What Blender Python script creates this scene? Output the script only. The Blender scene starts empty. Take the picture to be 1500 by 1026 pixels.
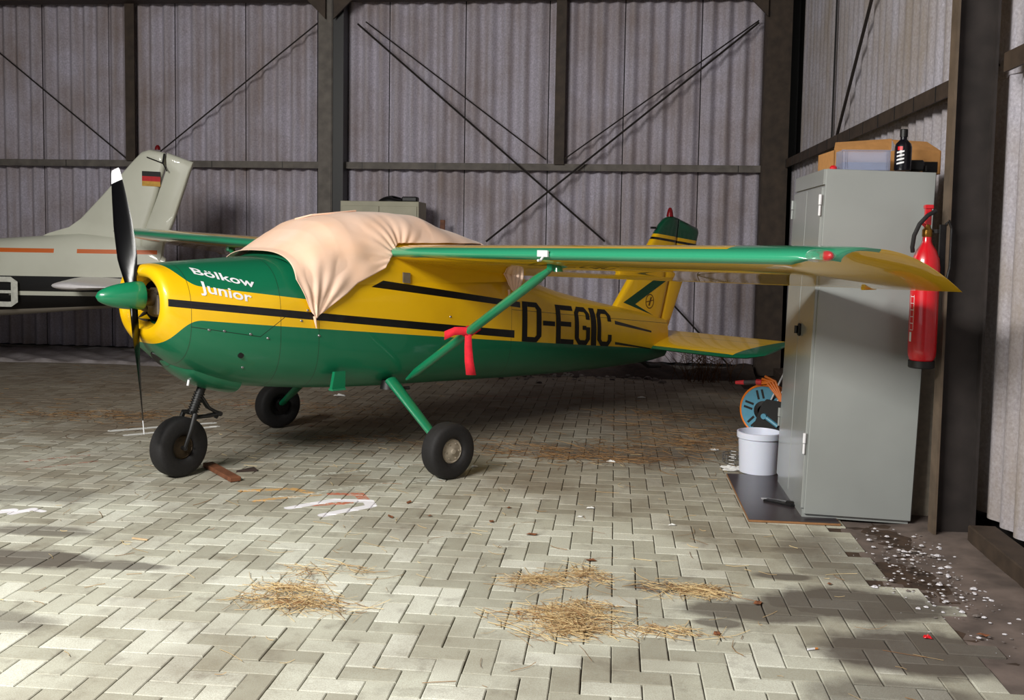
import bpy, math, random
import numpy as np
from mathutils import Vector, Matrix

SC = bpy.context.scene
COL = SC.collection
rnd = random.Random(7)
PI = math.pi
sin, cos = math.sin, math.cos

# ------------------------------------------------------------------ camera
F_PX, YAW, PITCH, ROLL, CAM_H = 1458.0, .10270, .07030, .01690, 1.53
_f = np.array([-sin(YAW)*cos(PITCH), cos(YAW)*cos(PITCH), -sin(PITCH)])
_r0 = np.array([cos(YAW), sin(YAW), 0.0]); _u0 = np.cross(_r0, _f)
_r = cos(ROLL)*_r0+sin(ROLL)*_u0; _u = cos(ROLL)*_u0-sin(ROLL)*_r0
cam = bpy.data.cameras.new('camera'); cam_o = bpy.data.objects.new('camera', cam); COL.objects.link(cam_o)
cam.sensor_width = 36; cam.lens = 36*F_PX/1500; cam.shift_y = -58/1500; cam.clip_end = 200
m = Matrix.Identity(4)
for i in range(3):
    m[i][0] = _r[i]; m[i][1] = _u[i]; m[i][2] = -_f[i]
m[2][3] = CAM_H
cam_o.matrix_world = m
SC.camera = cam_o

# ------------------------------------------------------------------ world, light, exposure
W = bpy.data.worlds.new('world'); SC.world = W; W.use_nodes = True
W.node_tree.nodes['Background'].inputs[0].default_value = (.62, .72, .9, 1)
W.node_tree.nodes['Background'].inputs[1].default_value = .035

def area(name, loc, look, sx, sy, power, color):
    l = bpy.data.lights.new(name, 'AREA'); l.shape = 'RECTANGLE'; l.size = sx; l.size_y = sy
    l.energy = power; l.color = color
    o = bpy.data.objects.new(name, l); COL.objects.link(o); o.location = loc
    o.rotation_euler = (Vector(look)-Vector(loc)).to_track_quat('-Z', 'Y').to_euler()
    return o
# overhead lamp added for falloff; low lamp is daylight from doors behind the camera
area('overhead_key', (-3.9, .3, 4.2), (-.1, 4.6, .0), 4.0, 1.2, 740, (1, .98, .93))
area('door_daylight_low', (-4.6, -1.9, 1.7), (-1.5, 8.0, 1.2), 5.0, 2.6, 42, (.9, .94, 1))
SC.view_settings.view_transform = 'Standard'; SC.view_settings.look = 'None'
SC.view_settings.gamma = 1; SC.view_settings.exposure = 0.0
SC.view_settings.use_curve_mapping = False

# ------------------------------------------------------------------ helpers
class MB:
    def __init__(s): s.v = []; s.f = []; s.mi = []
    def add(s, vs, fs, mi=0):
        n = len(s.v); s.v += [tuple(map(float, p)) for p in vs]
        s.f += [tuple(i+n for i in f) for f in fs]; s.mi += [mi]*len(fs); return s
    def box(s, a, b, mi=0, ch=0.0):
        x0, y0, z0 = a; x1, y1, z1 = b
        if x0 > x1: x0, x1 = x1, x0
        if y0 > y1: y0, y1 = y1, y0
        if z0 > z1: z0, z1 = z1, z0
        if ch <= 0:
            vs = [(x0,y0,z0),(x1,y0,z0),(x1,y1,z0),(x0,y1,z0),(x0,y0,z1),(x1,y0,z1),(x1,y1,z1),(x0,y1,z1)]
            fs = [(0,3,2,1),(4,5,6,7),(0,1,5,4),(1,2,6,5),(2,3,7,6),(3,0,4,7)]
            return s.add(vs, fs, mi)
        # chamfered: three nested shells
        c = min(ch, (x1-x0)*.45, (y1-y0)*.45, (z1-z0)*.45)
        vs = []
        for z, k in ((z0, c), (z0+c, 0), (z1-c, 0), (z1, c)):
            X0, X1, Y0, Y1 = x0+k, x1-k, y0+k, y1-k
            e = c if k == 0 else 0
            for p in ((X0+e,Y0),(X1-e,Y0),(X1,Y0+e),(X1,Y1-e),(X1-e,Y1),(X0+e,Y1),(X0,Y1-e),(X0,Y0+e)):
                vs.append((p[0], p[1], z))
        fs = [tuple(range(7, -1, -1)), tuple(range(24, 32))]
        for k in range(3):
            for i in range(8):
                j = (i+1) % 8
                fs.append((k*8+i, k*8+j, k*8+8+j, k*8+8+i))
        return s.add(vs, fs, mi)
    def tube(s, pts, r, seg=10, mi=0, cap=True, flat=None):
        P = [np.array(p, float) for p in pts]; n = len(P)
        rs = r if hasattr(r, '__len__') else [r]*n
        T = []
        for i in range(n):
            t = P[min(i+1, n-1)]-P[max(i-1, 0)]; T.append(t/(np.linalg.norm(t)+1e-12))
        ref = np.array([0, 0, 1.0]) if abs(T[0][2]) < .9 else np.array([1.0, 0, 0])
        N = np.cross(T[0], ref); N /= np.linalg.norm(N)
        vs = []
        for i in range(n):
            N = N-T[i]*(N@T[i]); N /= np.linalg.norm(N)+1e-12; B = np.cross(T[i], N)
            for k in range(seg):
                a = 2*PI*k/seg
                fx, fy = (1, 1) if flat is None else flat
                vs.append(P[i]+rs[i]*(cos(a)*fx*N+sin(a)*fy*B))
        fs = []
        for i in range(n-1):
            for k in range(seg):
                j = (k+1) % seg
                fs.append((i*seg+k, i*seg+j, (i+1)*seg+j, (i+1)*seg+k))
        if cap:
            fs.append(tuple(range(seg-1, -1, -1))); fs.append(tuple((n-1)*seg+k for k in range(seg)))
        return s.add(vs, fs, mi)
    def lathe(s, prof, c=(0,0,0), axis=(0,0,1), seg=32, mi=0, closed=False):
        """prof: list of (radius, height along axis)"""
        ax = np.array(axis, float); ax /= np.linalg.norm(ax)
        ref = np.array([1.0, 0, 0]) if abs(ax[0]) < .9 else np.array([0, 1.0, 0])
        X = np.cross(ax, ref); X /= np.linalg.norm(X); Y = np.cross(ax, X); c = np.array(c, float)
        vs = []
        for r, h in prof:
            for k in range(seg):
                a = 2*PI*k/seg; vs.append(c+ax*h+max(r, 1e-5)*(cos(a)*X+sin(a)*Y))
        fs = []; n = len(prof)
        for i in range(n-1 if not closed else n):
            for k in range(seg):
                j = (k+1) % seg; i2 = (i+1) % n
                fs.append((i*seg+k, i*seg+j, i2*seg+j, i2*seg+k))
        if not closed:
            fs.append(tuple(range(seg-1, -1, -1))); fs.append(tuple((n-1)*seg+k for k in range(seg)))
        return s.add(vs, fs, mi)
    def prism(s, poly, d, mi=0):
        """poly: 3D points of a planar polygon, d: extrusion vector"""
        n = len(poly); P = [np.array(p, float) for p in poly]; d = np.array(d, float)
        return s.add(P+[p+d for p in P], [tuple(range(n-1, -1, -1)), tuple(range(n, 2*n))] +
                     [(i, (i+1) % n, n+(i+1) % n, n+i) for i in range(n)], mi)
    def grid(s, fn, nu, nv, mi=0, wrapu=False):
        vs = [fn(i/(nu-1 if not wrapu else nu), j/(nv-1)) for i in range(nu) for j in range(nv)]
        fs = []
        for i in range(nu-1 if not wrapu else nu):
            for j in range(nv-1):
                i2 = (i+1) % nu
                fs.append((i*nv+j, i2*nv+j, i2*nv+j+1, i*nv+j+1))
        return s.add(vs, fs, mi)
    def rings(s, rings, mi=0, cap0=True, cap1=True):
        n = len(rings[0]); vs = [p for r in rings for p in r]; fs = []
        for i in range(len(rings)-1):
            for k in range(n):
                j = (k+1) % n; fs.append((i*n+k, i*n+j, (i+1)*n+j, (i+1)*n+k))
        if cap0: fs.append(tuple(range(n-1, -1, -1)))
        if cap1: fs.append(tuple((len(rings)-1)*n+k for k in range(n)))
        return s.add(vs, fs, mi)
    def mesh(s, name, mats, smooth=False, sharp=35, fix=True):
        me = bpy.data.meshes.new(name); me.from_pydata(s.v, [], s.f)
        for m_ in (mats if isinstance(mats, (list, tuple)) else [mats]): me.materials.append(m_)
        me.polygons.foreach_set('material_index', s.mi)
        if fix:
            import bmesh
            bm = bmesh.new(); bm.from_mesh(me); bmesh.ops.recalc_face_normals(bm, faces=bm.faces); bm.to_mesh(me); bm.free()
        if smooth:
            me.polygons.foreach_set('use_smooth', [True]*len(me.polygons))
            try: me.set_sharp_from_angle(angle=math.radians(sharp))
            except Exception: pass
        me.update(); return me

def obj(name, mb, mats, parent=None, loc=None, smooth=False, sharp=35, label=None, fix=True):
    me = mb.mesh(name, mats, smooth, sharp, fix) if isinstance(mb, MB) else mb
    o = bpy.data.objects.new(name, me); COL.objects.link(o)
    if parent is not None: o.parent = parent
    if loc is not None: o.location = loc
    if label: o['label'] = label
    return o
def tag(o, label, cat, group=None, kind=None):
    o['label'] = label; o['category'] = cat
    if group: o['group'] = group
    if kind: o['kind'] = kind
    return o
def thing(name, label, cat, loc=(0,0,0), rz=0, group=None):
    o = bpy.data.objects.new(name, None); COL.objects.link(o); o.location = loc; o.rotation_euler = (0,0,rz)
    o.empty_display_size = .1
    return tag(o, label, cat, group)
def copy_tree(o, parent=None):
    c = o.copy(); COL.objects.link(c); c.parent = parent
    for ch in o.children: copy_tree(ch, c)
    return c

# ---- materials
def s2l(c):
    return tuple(((x/255)/12.92 if x/255 <= .04045 else ((x/255+.055)/1.055)**2.4) for x in c)
class NT:
    def __init__(s, name):
        s.m = bpy.data.materials.new(name); s.m.use_nodes = True; s.t = s.m.node_tree
        s.b = s.t.nodes['Principled BSDF']
    def n(s, typ, **kw):
        nd = s.t.nodes.new(typ)
        for k, v in kw.items(): setattr(nd, k, v)
        return nd
    def l(s, a, b): s.t.links.new(a, b)
    def math(s, op, a, b=None, c=None, clamp=False):
        nd = s.n('ShaderNodeMath', operation=op); nd.use_clamp = clamp
        for i, x in enumerate((a, b, c)):
            if x is None: continue
            if isinstance(x, (int, float)): nd.inputs[i].default_value = x
            else: s.l(x, nd.inputs[i])
        return nd.outputs[0]
    def mix(s, f, a, b, mode='MIX'):
        nd = s.n('ShaderNodeMix', data_type='RGBA', blend_type=mode)
        for i, x in ((0, f), (6, a), (7, b)):
            if isinstance(x, (int, float)): nd.inputs[i].default_value = x
            elif isinstance(x, tuple): nd.inputs[i].default_value = (x[0], x[1], x[2], 1)
            else: s.l(x, nd.inputs[i])
        return nd.outputs[2]
    def coords(s, kind='Object'): return s.n('ShaderNodeTexCoord').outputs[kind]
    def pos(s): return s.n('ShaderNodeNewGeometry').outputs['Position']
    def noise(s, vec, scale, detail=3, rough=.5, out=0):
        nd = s.n('ShaderNodeTexNoise'); nd.inputs['Scale'].default_value = scale
        nd.inputs['Detail'].default_value = detail; nd.inputs['Roughness'].default_value = rough
        if vec is not None: s.l(vec, nd.inputs['Vector'])
        return nd.outputs[out]
    def ramp(s, f, pts):
        nd = s.n('ShaderNodeValToRGB'); e = nd.color_ramp.elements
        while len(e) < len(pts): e.new(.5)
        for el, (p, c) in zip(e, pts):
            el.position = p; el.color = (c[0], c[1], c[2], 1) if isinstance(c, tuple) else (c, c, c, 1)
        s.l(f, nd.inputs[0]); return nd.outputs[0]
    def bump(s, h, strength=.3, dist=.01):
        nd = s.n('ShaderNodeBump'); nd.inputs['Strength'].default_value = strength; nd.inputs['Distance'].default_value = dist
        s.l(h, nd.inputs['Height']); s.l(nd.outputs[0], s.b.inputs['Normal'])
    def set(s, **kw):
        for k, v in kw.items():
            i = s.b.inputs[k.replace('_', ' ')]
            if isinstance(v, (int, float)): i.default_value = v
            elif isinstance(v, tuple): i.default_value = (v[0], v[1], v[2], 1)
            else: s.l(v, i)
        return s.m
def simple(name, rgb, rough=.5, metal=0, var=.15, scale=30, bump=0, coat=0, **kw):
    t = NT(name); c = s2l(rgb)
    n = t.noise(t.coords(), scale, 4)
    f = t.ramp(n, [(.3, tuple(x*(1-var) for x in c)), (.7, tuple(min(1, x*(1+var)) for x in c))])
    t.set(Base_Color=f, Roughness=rough, Metallic=metal, Coat_Weight=coat, **kw)
    if coat: t.b.inputs['Coat Roughness'].default_value = .05
    if bump: t.bump(n, bump, .004)
    return t.m

M = {}
M['steel_brown'] = simple('steel_brown', (62, 50, 40), .7, var=.35, scale=9)
M['steel_grey'] = simple('steel_grey', (104, 98, 92), .7, var=.25, scale=9)
M['steel_shaded'] = simple('steel_shaded', (44, 38, 36), .7, var=.3, scale=9)
M['steel_lit'] = simple('steel_lit', (92, 78, 64), .7, var=.25, scale=9)
M['black'] = simple('black', (16, 15, 15), .5)
M['decal'] = simple('black_decal', (5, 5, 6), .6, var=0)
M['blade'] = simple('blade_black', (6, 6, 8), .28, var=0)
M['rod'] = simple('rod', (34, 28, 25), .6, var=.3)
M['rubber'] = simple('rubber', (27, 25, 26), .75, var=.25, scale=60, bump=.2)
M['green'] = simple('paint_green', (16, 122, 82), .35, var=.06, scale=4, coat=.8)
M['yellow'] = simple('paint_yellow', (238, 192, 14), .4, var=.05, scale=4, coat=.8)
M['white'] = simple('white', (228, 228, 232), .5, var=.04)
M['alu'] = simple('aluminium', (170, 170, 172), .35, metal=.9, var=.2)
M['engine'] = simple('engine_metal', (84, 76, 66), .5, metal=.6, var=.5, scale=25)
M['dark_metal'] = simple('dark_metal', (30, 29, 30), .4, metal=.5, var=.3)
M['red'] = simple('red_paint', (206, 18, 32), .3, var=.05, coat=.6)
M['red_cloth'] = simple('red_cloth', (216, 26, 46), .85, var=.12, scale=40)
M['wood'] = simple('wood', (112, 68, 44), .7, var=.3, scale=18, bump=.3)
M['concrete'] = simple('concrete', (104, 92, 86), .9, var=.35, scale=7, bump=.4)
M['soil'] = simple('joint_soil', (66, 50, 38), .95, var=.4, scale=12, bump=.4)
t = NT('clear_cover'); t.set(Base_Color=(.75,.8,.78), Roughness=.05, Transmission_Weight=.9, Alpha=.35); M['glass'] = t.m
M['brass'] = simple('brass', (150, 110, 50), .35, metal=.9)

def cement(name, base, brown, amt):
    t = NT(name); p = t.pos()
    n1 = t.noise(p, 55, 5, .65); n2 = t.noise(p, 1.3, 4, .6)
    mp = t.n('ShaderNodeMapping'); mp.inputs['Scale'].default_value = (7, 7, .5); t.l(p, mp.inputs[0])
    n3 = t.noise(mp.outputs[0], 1.4, 3)
    c = t.ramp(n1, [(.32, tuple(x*.66 for x in s2l(base))), (.62, s2l(base)), (.78, tuple(min(1, x*1.35) for x in s2l(base)))])
    c = t.mix(t.ramp(n2, [(.4, 0.0), (.68, amt)]), c, s2l(brown))
    c = t.mix(t.ramp(n3, [(.45, 0.0), (.75, .45)]), c, s2l(brown))
    t.set(Base_Color=c, Roughness=.92); t.bump(n1, .35, .004); return t.m
M['cement_back'] = cement('cement_sheet', (196, 190, 204), (136, 116, 98), .5)
M['cement_right'] = cement('cement_sheet_side', (184, 180, 190), (138, 122, 96), .5)

# pavers; the colour varies from stone to stone, painted marks and oil stains lie flat on the tops
def paver_mat(name, single):
    t = NT(name); p = t.pos(); sx = t.n('ShaderNodeSeparateXYZ'); t.l(p, sx.inputs[0]); X, Y = sx.outputs[0], sx.outputs[1]
    if single: r = t.n('ShaderNodeObjectInfo').outputs['Random']
    else:
        a = t.n('ShaderNodeAttribute', attribute_name='tone'); r = a.outputs['Fac']
    c = t.ramp(r, [(0, s2l((166, 166, 152))), (.25, s2l((190, 191, 176))), (.6, s2l((204, 206, 192))), (1, s2l((222, 224, 212)))])
    g = t.noise(p, 220, 3, .7); c = t.mix(t.ramp(g, [(.35, .45), (.6, 0.0)]), c, s2l((140, 128, 104)))
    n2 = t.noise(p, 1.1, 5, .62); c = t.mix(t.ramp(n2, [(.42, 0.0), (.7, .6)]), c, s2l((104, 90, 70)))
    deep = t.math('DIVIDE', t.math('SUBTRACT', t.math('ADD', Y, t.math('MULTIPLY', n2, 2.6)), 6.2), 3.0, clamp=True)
    c = t.mix(t.math('MULTIPLY', deep, .72), c, s2l((112, 94, 76)))  # brown dirt towards the back, strengthened to paint in the dimmer rear
    n4 = t.noise(p, 7, 4, .6); c = t.mix(t.ramp(n4, [(.55, 0.0), (.75, .45)]), c, s2l((84, 70, 58)))
    n3 = t.noise(p, 6, 3, .6, 0)
    wob = t.math('MULTIPLY', t.math('SUBTRACT', n3, .5), .22)
    # soil and oil trodden in under the aircraft and along the walls
    def ell(cx, cy, rx, ry, soft=.35, k=1.6):
        dx = t.math('DIVIDE', t.math('SUBTRACT', X, cx), rx); dy = t.math('DIVIDE', t.math('SUBTRACT', Y, cy), ry)
        d = t.math('SQRT', t.math('ADD', t.math('MULTIPLY', dx, dx), t.math('MULTIPLY', dy, dy)))
        d = t.math('ADD', d, t.math('MULTIPLY', wob, k*2))
        return t.math('DIVIDE', t.math('SUBTRACT', 1.0+soft/2, d), soft, clamp=True)
    st = None
    for (cx, cy, rx, ry, a) in [(-2.75,4.32,.42,.13,.8),(-2.25,4.3,.22,.06,.7),(-2.9,4.75,.3,.08,.6),(.62,4.15,.3,.12,.75),(.25,4.38,.16,.07,.7),
                                (1.05,4.3,.4,.2,.85),(1.2,3.8,.4,.22,.85),(.8,4.62,.14,.05,.7),(1.0,3.4,.3,.15,.6),(-3.6,5.4,.7,.2,.5),(.45,4.0,.1,.05,.7),
                                (-2.45,3.6,.3,.1,.5),(1.1,4.95,.25,.4,.45),(-2.0,7.4,.8,.2,.35),(-.1,7.2,.9,.28,.45)]:
        e = t.math('MULTIPLY', ell(cx, cy, rx, ry), a)
        st = e if st is None else t.math('MAXIMUM', st, e)
    c = t.mix(st, c, s2l((70, 60, 54)))
    def seg(x0, y0, x1, y1, w):
        dx, dy = x1-x0, y1-y0; L2 = dx*dx+dy*dy
        px = t.math('SUBTRACT', X, x0); py = t.math('SUBTRACT', Y, y0)
        h = t.math('DIVIDE', t.math('ADD', t.math('MULTIPLY', px, dx), t.math('MULTIPLY', py, dy)), L2, clamp=True)
        ex = t.math('SUBTRACT', px, t.math('MULTIPLY', h, dx)); ey = t.math('SUBTRACT', py, t.math('MULTIPLY', h, dy))
        d = t.math('SQRT', t.math('ADD', t.math('MULTIPLY', ex, ex), t.math('MULTIPLY', ey, ey)))
        d = t.math('ADD', d, t.math('MULTIPLY', wob, .06))
        return t.math('DIVIDE', t.math('SUBTRACT', w, d), .006, clamp=True)
    def marks(segs, col, wear):
        nonlocal c
        k = None
        for q in segs:
            e = seg(*q); k = e if k is None else t.math('MAXIMUM', k, e)
        w = t.ramp(t.noise(p, 30, 4, .7), [(wear-.1, 1.0), (wear+.06, 0.0)])
        c = t.mix(t.math('MULTIPLY', k, w), c, s2l(col))
    marks([(-2.2,5.70,-1.93,5.80,.03),(-1.93,5.80,-1.78,5.72,.03),(-2.04,5.49,-1.86,5.62,.025),(-1.86,5.62,-1.72,5.68,.02)], (206,160,96), .56)
    marks([(-1.66,5.72,-1.49,5.74,.03),(-1.49,5.74,-1.42,5.60,.035),(-1.68,5.46,-1.50,5.54,.03)], (190,110,82), .58)
    marks([(-1.86,5.60,-1.62,5.86,.03),(-1.95,5.60,-1.80,5.66,.025),(-1.62,5.86,-1.38,6.02,.035),(-1.40,6.0,-1.1,6.20,.045),(-2.0,6.1,-1.6,6.35,.03)], (196,196,184), .52)
    marks([(-3.86,7.30,-3.25,7.76,.04),(-3.67,7.16,-3.16,7.62,.036)], (226,226,222), .8)
    marks([(-3.9,6.2,-3.6,6.45,.03),(-3.75,6.0,-3.45,6.3,.02),(-3.4,8.6,-2.9,9.0,.03),(-1.5,9.6,.1,9.7,.03)], (150,98,80), .5)
    marks([(-1.80,5.38,-1.60,5.58,.036),(-1.60,5.58,-1.40,5.60,.036),(-1.40,5.60,-1.36,5.50,.036),(-1.36,5.50,-1.57,5.27,.036)], (236,234,240), .80)
    marks([(-3.5,4.90,-3.28,5.08,.04),(-3.24,5.03,-3.18,5.12,.03),(-3.18,5.12,-3.10,5.09,.022)], (236,234,240), .80)
    t.set(Base_Color=c, Roughness=.88)
    t.bump(g, .25, .003); return t.m
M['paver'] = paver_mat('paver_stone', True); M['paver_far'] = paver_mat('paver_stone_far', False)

# ------------------------------------------------------------------ setting: floor with herringbone pavers
U = .1056
OX, OY = -.407*1.53/1.547, 2.252*1.53/1.547
fb = MB(); fb.box((-12.6, -3, -.2), (2.3, 12.3, -.012))
floor = obj('floor', fb, M['soil']); floor['kind'] = 'structure'
def paver_verts(x0, y0, x1, y1, zt, j=.0022, ch=.0035):
    x0 += j; y0 += j; x1 -= j; y1 -= j
    vs = []
    for z, k in ((-.03, 0), (zt-ch*.7, 0), (zt, ch)):
        vs += [(x0+k,y0+k,z),(x1-k,y0+k,z),(x1-k,y1-k,z),(x0+k,y1-k,z)]
    fs = [(0,1,5,4),(1,2,6,5),(2,3,7,6),(3,0,4,7),(4,5,9,8),(5,6,10,9),(6,7,11,10),(7,4,8,11),(8,9,10,11)]
    return vs, fs
def proj(P):
    d = np.asarray(P, float)-np.array([0,0,CAM_H]); z = d@_f
    return 750+F_PX*(d@_r)/z, 455-F_PX*(d@_u)/z, z
cells = []
for u in range(-100, 17):
    for v in range(-14, 97):
        k = (u-v) % 4
        if k == 0: q = (u, v, u+1, v+2)
        elif k == 1: q = (u, v, u+2, v+1)
        else: continue
        x0, y0, x1, y1 = OX+q[0]*U, OY+q[1]*U, OX+q[2]*U, OY+q[3]*U
        if x1 > 2.0 or (x1 > (1.30 if y0 > 4.55 else 1.5) and y0 < 5.9) or y0 < .9 or y1 > 11.95 or x0 < -10: continue
        if x0 < -1.1-.95*y0 - .6: continue
        cells.append((x0, y0, x1, y1, k))
score = []
for i, (x0, y0, x1, y1, k) in enumerate(cells):
    x, y, z = proj(((x0+x1)/2, (y0+y1)/2, 0))
    vis = z > .5 and -20 < x < 1520 and 380 < y < 1030
    score.append((-(1/z**3) if vis else 0, i))
near = set(i for s_, i in sorted(score)[:300])
pm = {}
for k in (0, 1):
    w, h = (U, 2*U) if k == 0 else (2*U, U)
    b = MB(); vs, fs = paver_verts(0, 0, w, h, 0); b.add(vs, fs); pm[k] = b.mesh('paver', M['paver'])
big = MB(); tones = []
for i, (x0, y0, x1, y1, k) in enumerate(cells):
    dz = rnd.uniform(-.0022, 0)
    if i in near:
        o = bpy.data.objects.new('paver', pm[k]); COL.objects.link(o); o.parent = floor
        o.location = (x0+rnd.uniform(-.001,.001), y0+rnd.uniform(-.001,.001), dz); o.rotation_euler = (rnd.uniform(-.004,.004), rnd.uniform(-.004,.004), rnd.uniform(-.008,.008))
    else:
        vs, fs = paver_verts(x0, y0, x1, y1, dz); big.add(vs, fs); tones += [rnd.random()]*len(fs)
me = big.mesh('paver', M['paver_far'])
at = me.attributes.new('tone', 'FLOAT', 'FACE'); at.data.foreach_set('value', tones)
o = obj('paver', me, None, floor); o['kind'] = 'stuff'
# broken concrete apron along the right wall
cb = MB()
def apron(u, v):
    x = 1.20+u*.835; y = -2.5+v*8.3
    if u < .02: x += .025*sin(y*7)+.015*sin(y*19)
    z = -.010+.006*sin(x*9+y*3)*sin(y*5)+.003*sin(y*31+x*17)+.014*min(1,max(0,(x-1.53)*5))
    return (x, y, z if 0 < u < 1 else -.03)
cb.grid(apron, 14, 120)
obj('concrete_apron', cb, M['concrete'], floor, smooth=True, label='cracked grey concrete strip between the pavers and the right wall', fix=False)

# ------------------------------------------------------------------ setting: walls of corrugated sheets on steel
YB, XR = 12.1, 2.03
def wave_sheet(width, z0, z1, pitch=None, amp=.036, n=5):
    """sheet in local x (width), bulging to -y, with real thickness"""
    b = MB(); m_ = n*10
    vs = []; fs = []
    for side in (0, 1):
        for i in range(m_+1):
            x = width*i/m_; y = -amp*cos(2*PI*n*i/m_+PI)
            for z in (z0, z1): vs.append((x, y+side*.007, z))
    for side in (0, 1):
        o_ = side*(m_+1)*2
        for i in range(m_):
            q = (o_+2*i, o_+2*i+2, o_+2*i+3, o_+2*i+1); fs.append(q if side == 0 else q[::-1])
    s_ = (m_+1)*2
    for i in range(m_):
        fs.append((2*i, s_+2*i, s_+2*i+2, 2*i+2)); fs.append((2*i+1, 2*i+3, s_+2*i+3, s_+2*i+1))
    fs.append((0, 1, s_+1, s_)); fs.append((2*m_, s_+2*m_, s_+2*m_+1, 2*m_+1))
    return b.add(vs, fs)
wb = MB(); wb.box((-12.5, YB+.06, -.1), (2.2, YB+.12, 5.0))
wall_back = obj('wall_back', wb, M['black']); wall_back['kind'] = 'structure'
jx = [-12.5,-11.7,-10.9,-10.0,-9.1,-8.19,-7.283,-6.399,-5.528,-4.616,-3.70,-2.798,-1.859,-.844,.056,.959,1.92]
for a_, b_ in zip(jx[:-1], jx[1:]):
    w = b_-a_-.012
    for (z0, z1, off) in ((.09, 2.46, .0), (2.40, 4.75, -.012)):
        o = obj('corrugated_sheet', wave_sheet(w, z0, z1), M['cement_back'], wall_back, loc=(a_, YB+off+rnd.uniform(-.004,.004), 0), smooth=True, sharp=60)
wr = MB(); wr.box((XR+.06, -2.6, -.1), (XR+.12, 12.2, 5.0))
wall_right = obj('wall_right', wr, M['black']); wall_right['kind'] = 'structure'
ms = {}
for (z0, z1, off) in ((.09, 2.50, 0), (2.43, 4.75, -.012)):
    me = wave_sheet(.888, z0, z1, amp=.018 if z0 < 1 else .010).mesh('corrugated_sheet', M['cement_right'], True, 60)
    for k in range(16):
        y = 12.04-.9*k-(.0 if z0 < 1 else .55)
        o = obj('corrugated_sheet', me, None, wall_right, loc=(XR+off, y, 0)); o.rotation_euler = (0, 0, -PI/2)
wl = MB(); wl.box((-12.62, -2.6, -.1), (-12.5, 12.2, 5.0)); o = obj('wall_left', wl, M['steel_brown']); o['kind'] = 'structure'
cl = MB(); cl.box((-12.6, -2.6, 4.76), (2.15, 12.2, 4.86)); o = obj('ceiling', cl, M['steel_brown']); o['kind'] = 'structure'

def ibeam(b, x, y, z0, z1, w, d, t=.012, along='x'):
    """vertical I column: web along x (flanges normal to x) or along y"""
    if along == 'x':
        b.box((x-w/2, y-d/2, z0), (x-w/2+t, y+d/2, z1)); b.box((x+w/2-t, y-d/2, z0), (x+w/2, y+d/2, z1))
        b.box((x-w/2+t, y-t/2, z0), (x+w/2-t, y+t/2, z1))
    else:
        b.box((x-w/2, y-d/2, z0), (x+w/2, y-d/2+t, z1)); b.box((x-w/2, y+d/2-t, z0), (x+w/2, y+d/2, z1))
        b.box((x-t/2, y-d/2+t, z0), (x+t/2, y+d/2-t, z1))
    return b
# back wall steelwork
b = MB(); b.box((-3.60, 11.80, 0), (-3.44, 11.812, 4.75)); b.box((-3.60, 12.03, 0), (-3.44, 12.045, 4.75)); b.box((-3.445, 11.812, 0), (-3.43, 12.03, 4.75))
b.box((-3.43,11.83,0),(-3.30,12.04,4.75),1)  # solid black block set in for the shaded recess beside the web
obj('steel_column', b, [M['steel_grey'], M['black']], wall_back, label='grey painted steel column with a black strip for the shaded recess beside it')
b = MB(); ibeam(b, 1.80, 11.92, 0, 4.75, .28, .26, .014, 'y'); b.box((1.66, 11.9, 0), (1.70, 12.04, 4.75))
obj('steel_column', b, M['steel_brown'], wall_back, label='dark brown corner column')
for x in (-6.03, -.70, 4.0):
    if x > 2: continue
    b = MB(); b.box((x-.06, 11.92, 2.44), (x+.06, 11.935, 4.4)); b.box((x-.008, 11.935, 2.44), (x+.008, 12.05, 4.4))
    obj('wall_post', b, M['steel_brown'], wall_back)
for (x0, x1) in ((-12.5, -6.1), (-6.1, -3.61), (-3.30, 1.68)):
    b = MB(); b.box((x0, 11.96, 2.37), (x1, 11.975, 2.45)); b.box((x0, 11.97, 2.44), (x1, 12.06, 2.452))
    for xx in np.arange(x0+.2, x1-.1, .9): b.box((xx, 11.955, 2.37), (xx+.006, 11.962, 2.45), 1)
    obj('girt', b, [M['steel_grey'], M['black']], wall_back)
b = MB(); b.box((-12.5, 11.96, .0), (-3.61, 12.06, .085)); b.box((-3.30, 11.98, 0), (1.68, 12.06, .06)); obj('bottom_rail', b, M['steel_grey'], wall_back)
b = MB(); b.box((-12.5, 11.72, 4.36), (1.7, 11.95, 4.75)); obj('eaves_beam', b, M['steel_brown'], wall_back)
for (x0, s_) in ((-3.5, -1), (-3.4, 1), (1.66, -1)):
    b = MB(); b.prism([(x0, 11.74, 4.40), (x0+s_*.28, 11.74, 4.40), (x0, 11.74, 4.12)], (0, .03, 0)); obj('knee_brace', b, M['steel_brown'], wall_back)
def wall_xz(x, y, Y=11.93):
    d = _f+(x-750)/F_PX*_r-(y-455)/F_PX*_u; t_ = Y/d[1]; return (d[0]*t_, Y, CAM_H+d[2]*t_)
def rod(pts, r=.009, parent=wall_back, name='brace_rod'):
    b = MB(); b.tube(pts, r, 6); return obj(name, b, M['rod'], parent, smooth=True)
for (x0, y0, x1, y1, Y, r) in ((0,78,185,232,11.93,.009),(235,222,480,22,11.93,.009),(524,35,886,354,11.86,.013),(712,354,1112,33,11.88,.013),
                            (536,32,800,234,11.93,.009),(824,235,1112,30,11.94,.009),(980,440,1090,560,11.9,.012)):
    rod([wall_xz(x0, y0, Y), wall_xz(x1, y1, Y)], r)
b = MB(); b.tube([wall_xz(0, 78), wall_xz(-180, -70)], .009, 6); obj('brace_rod', b, M['rod'], wall_back)
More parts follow.
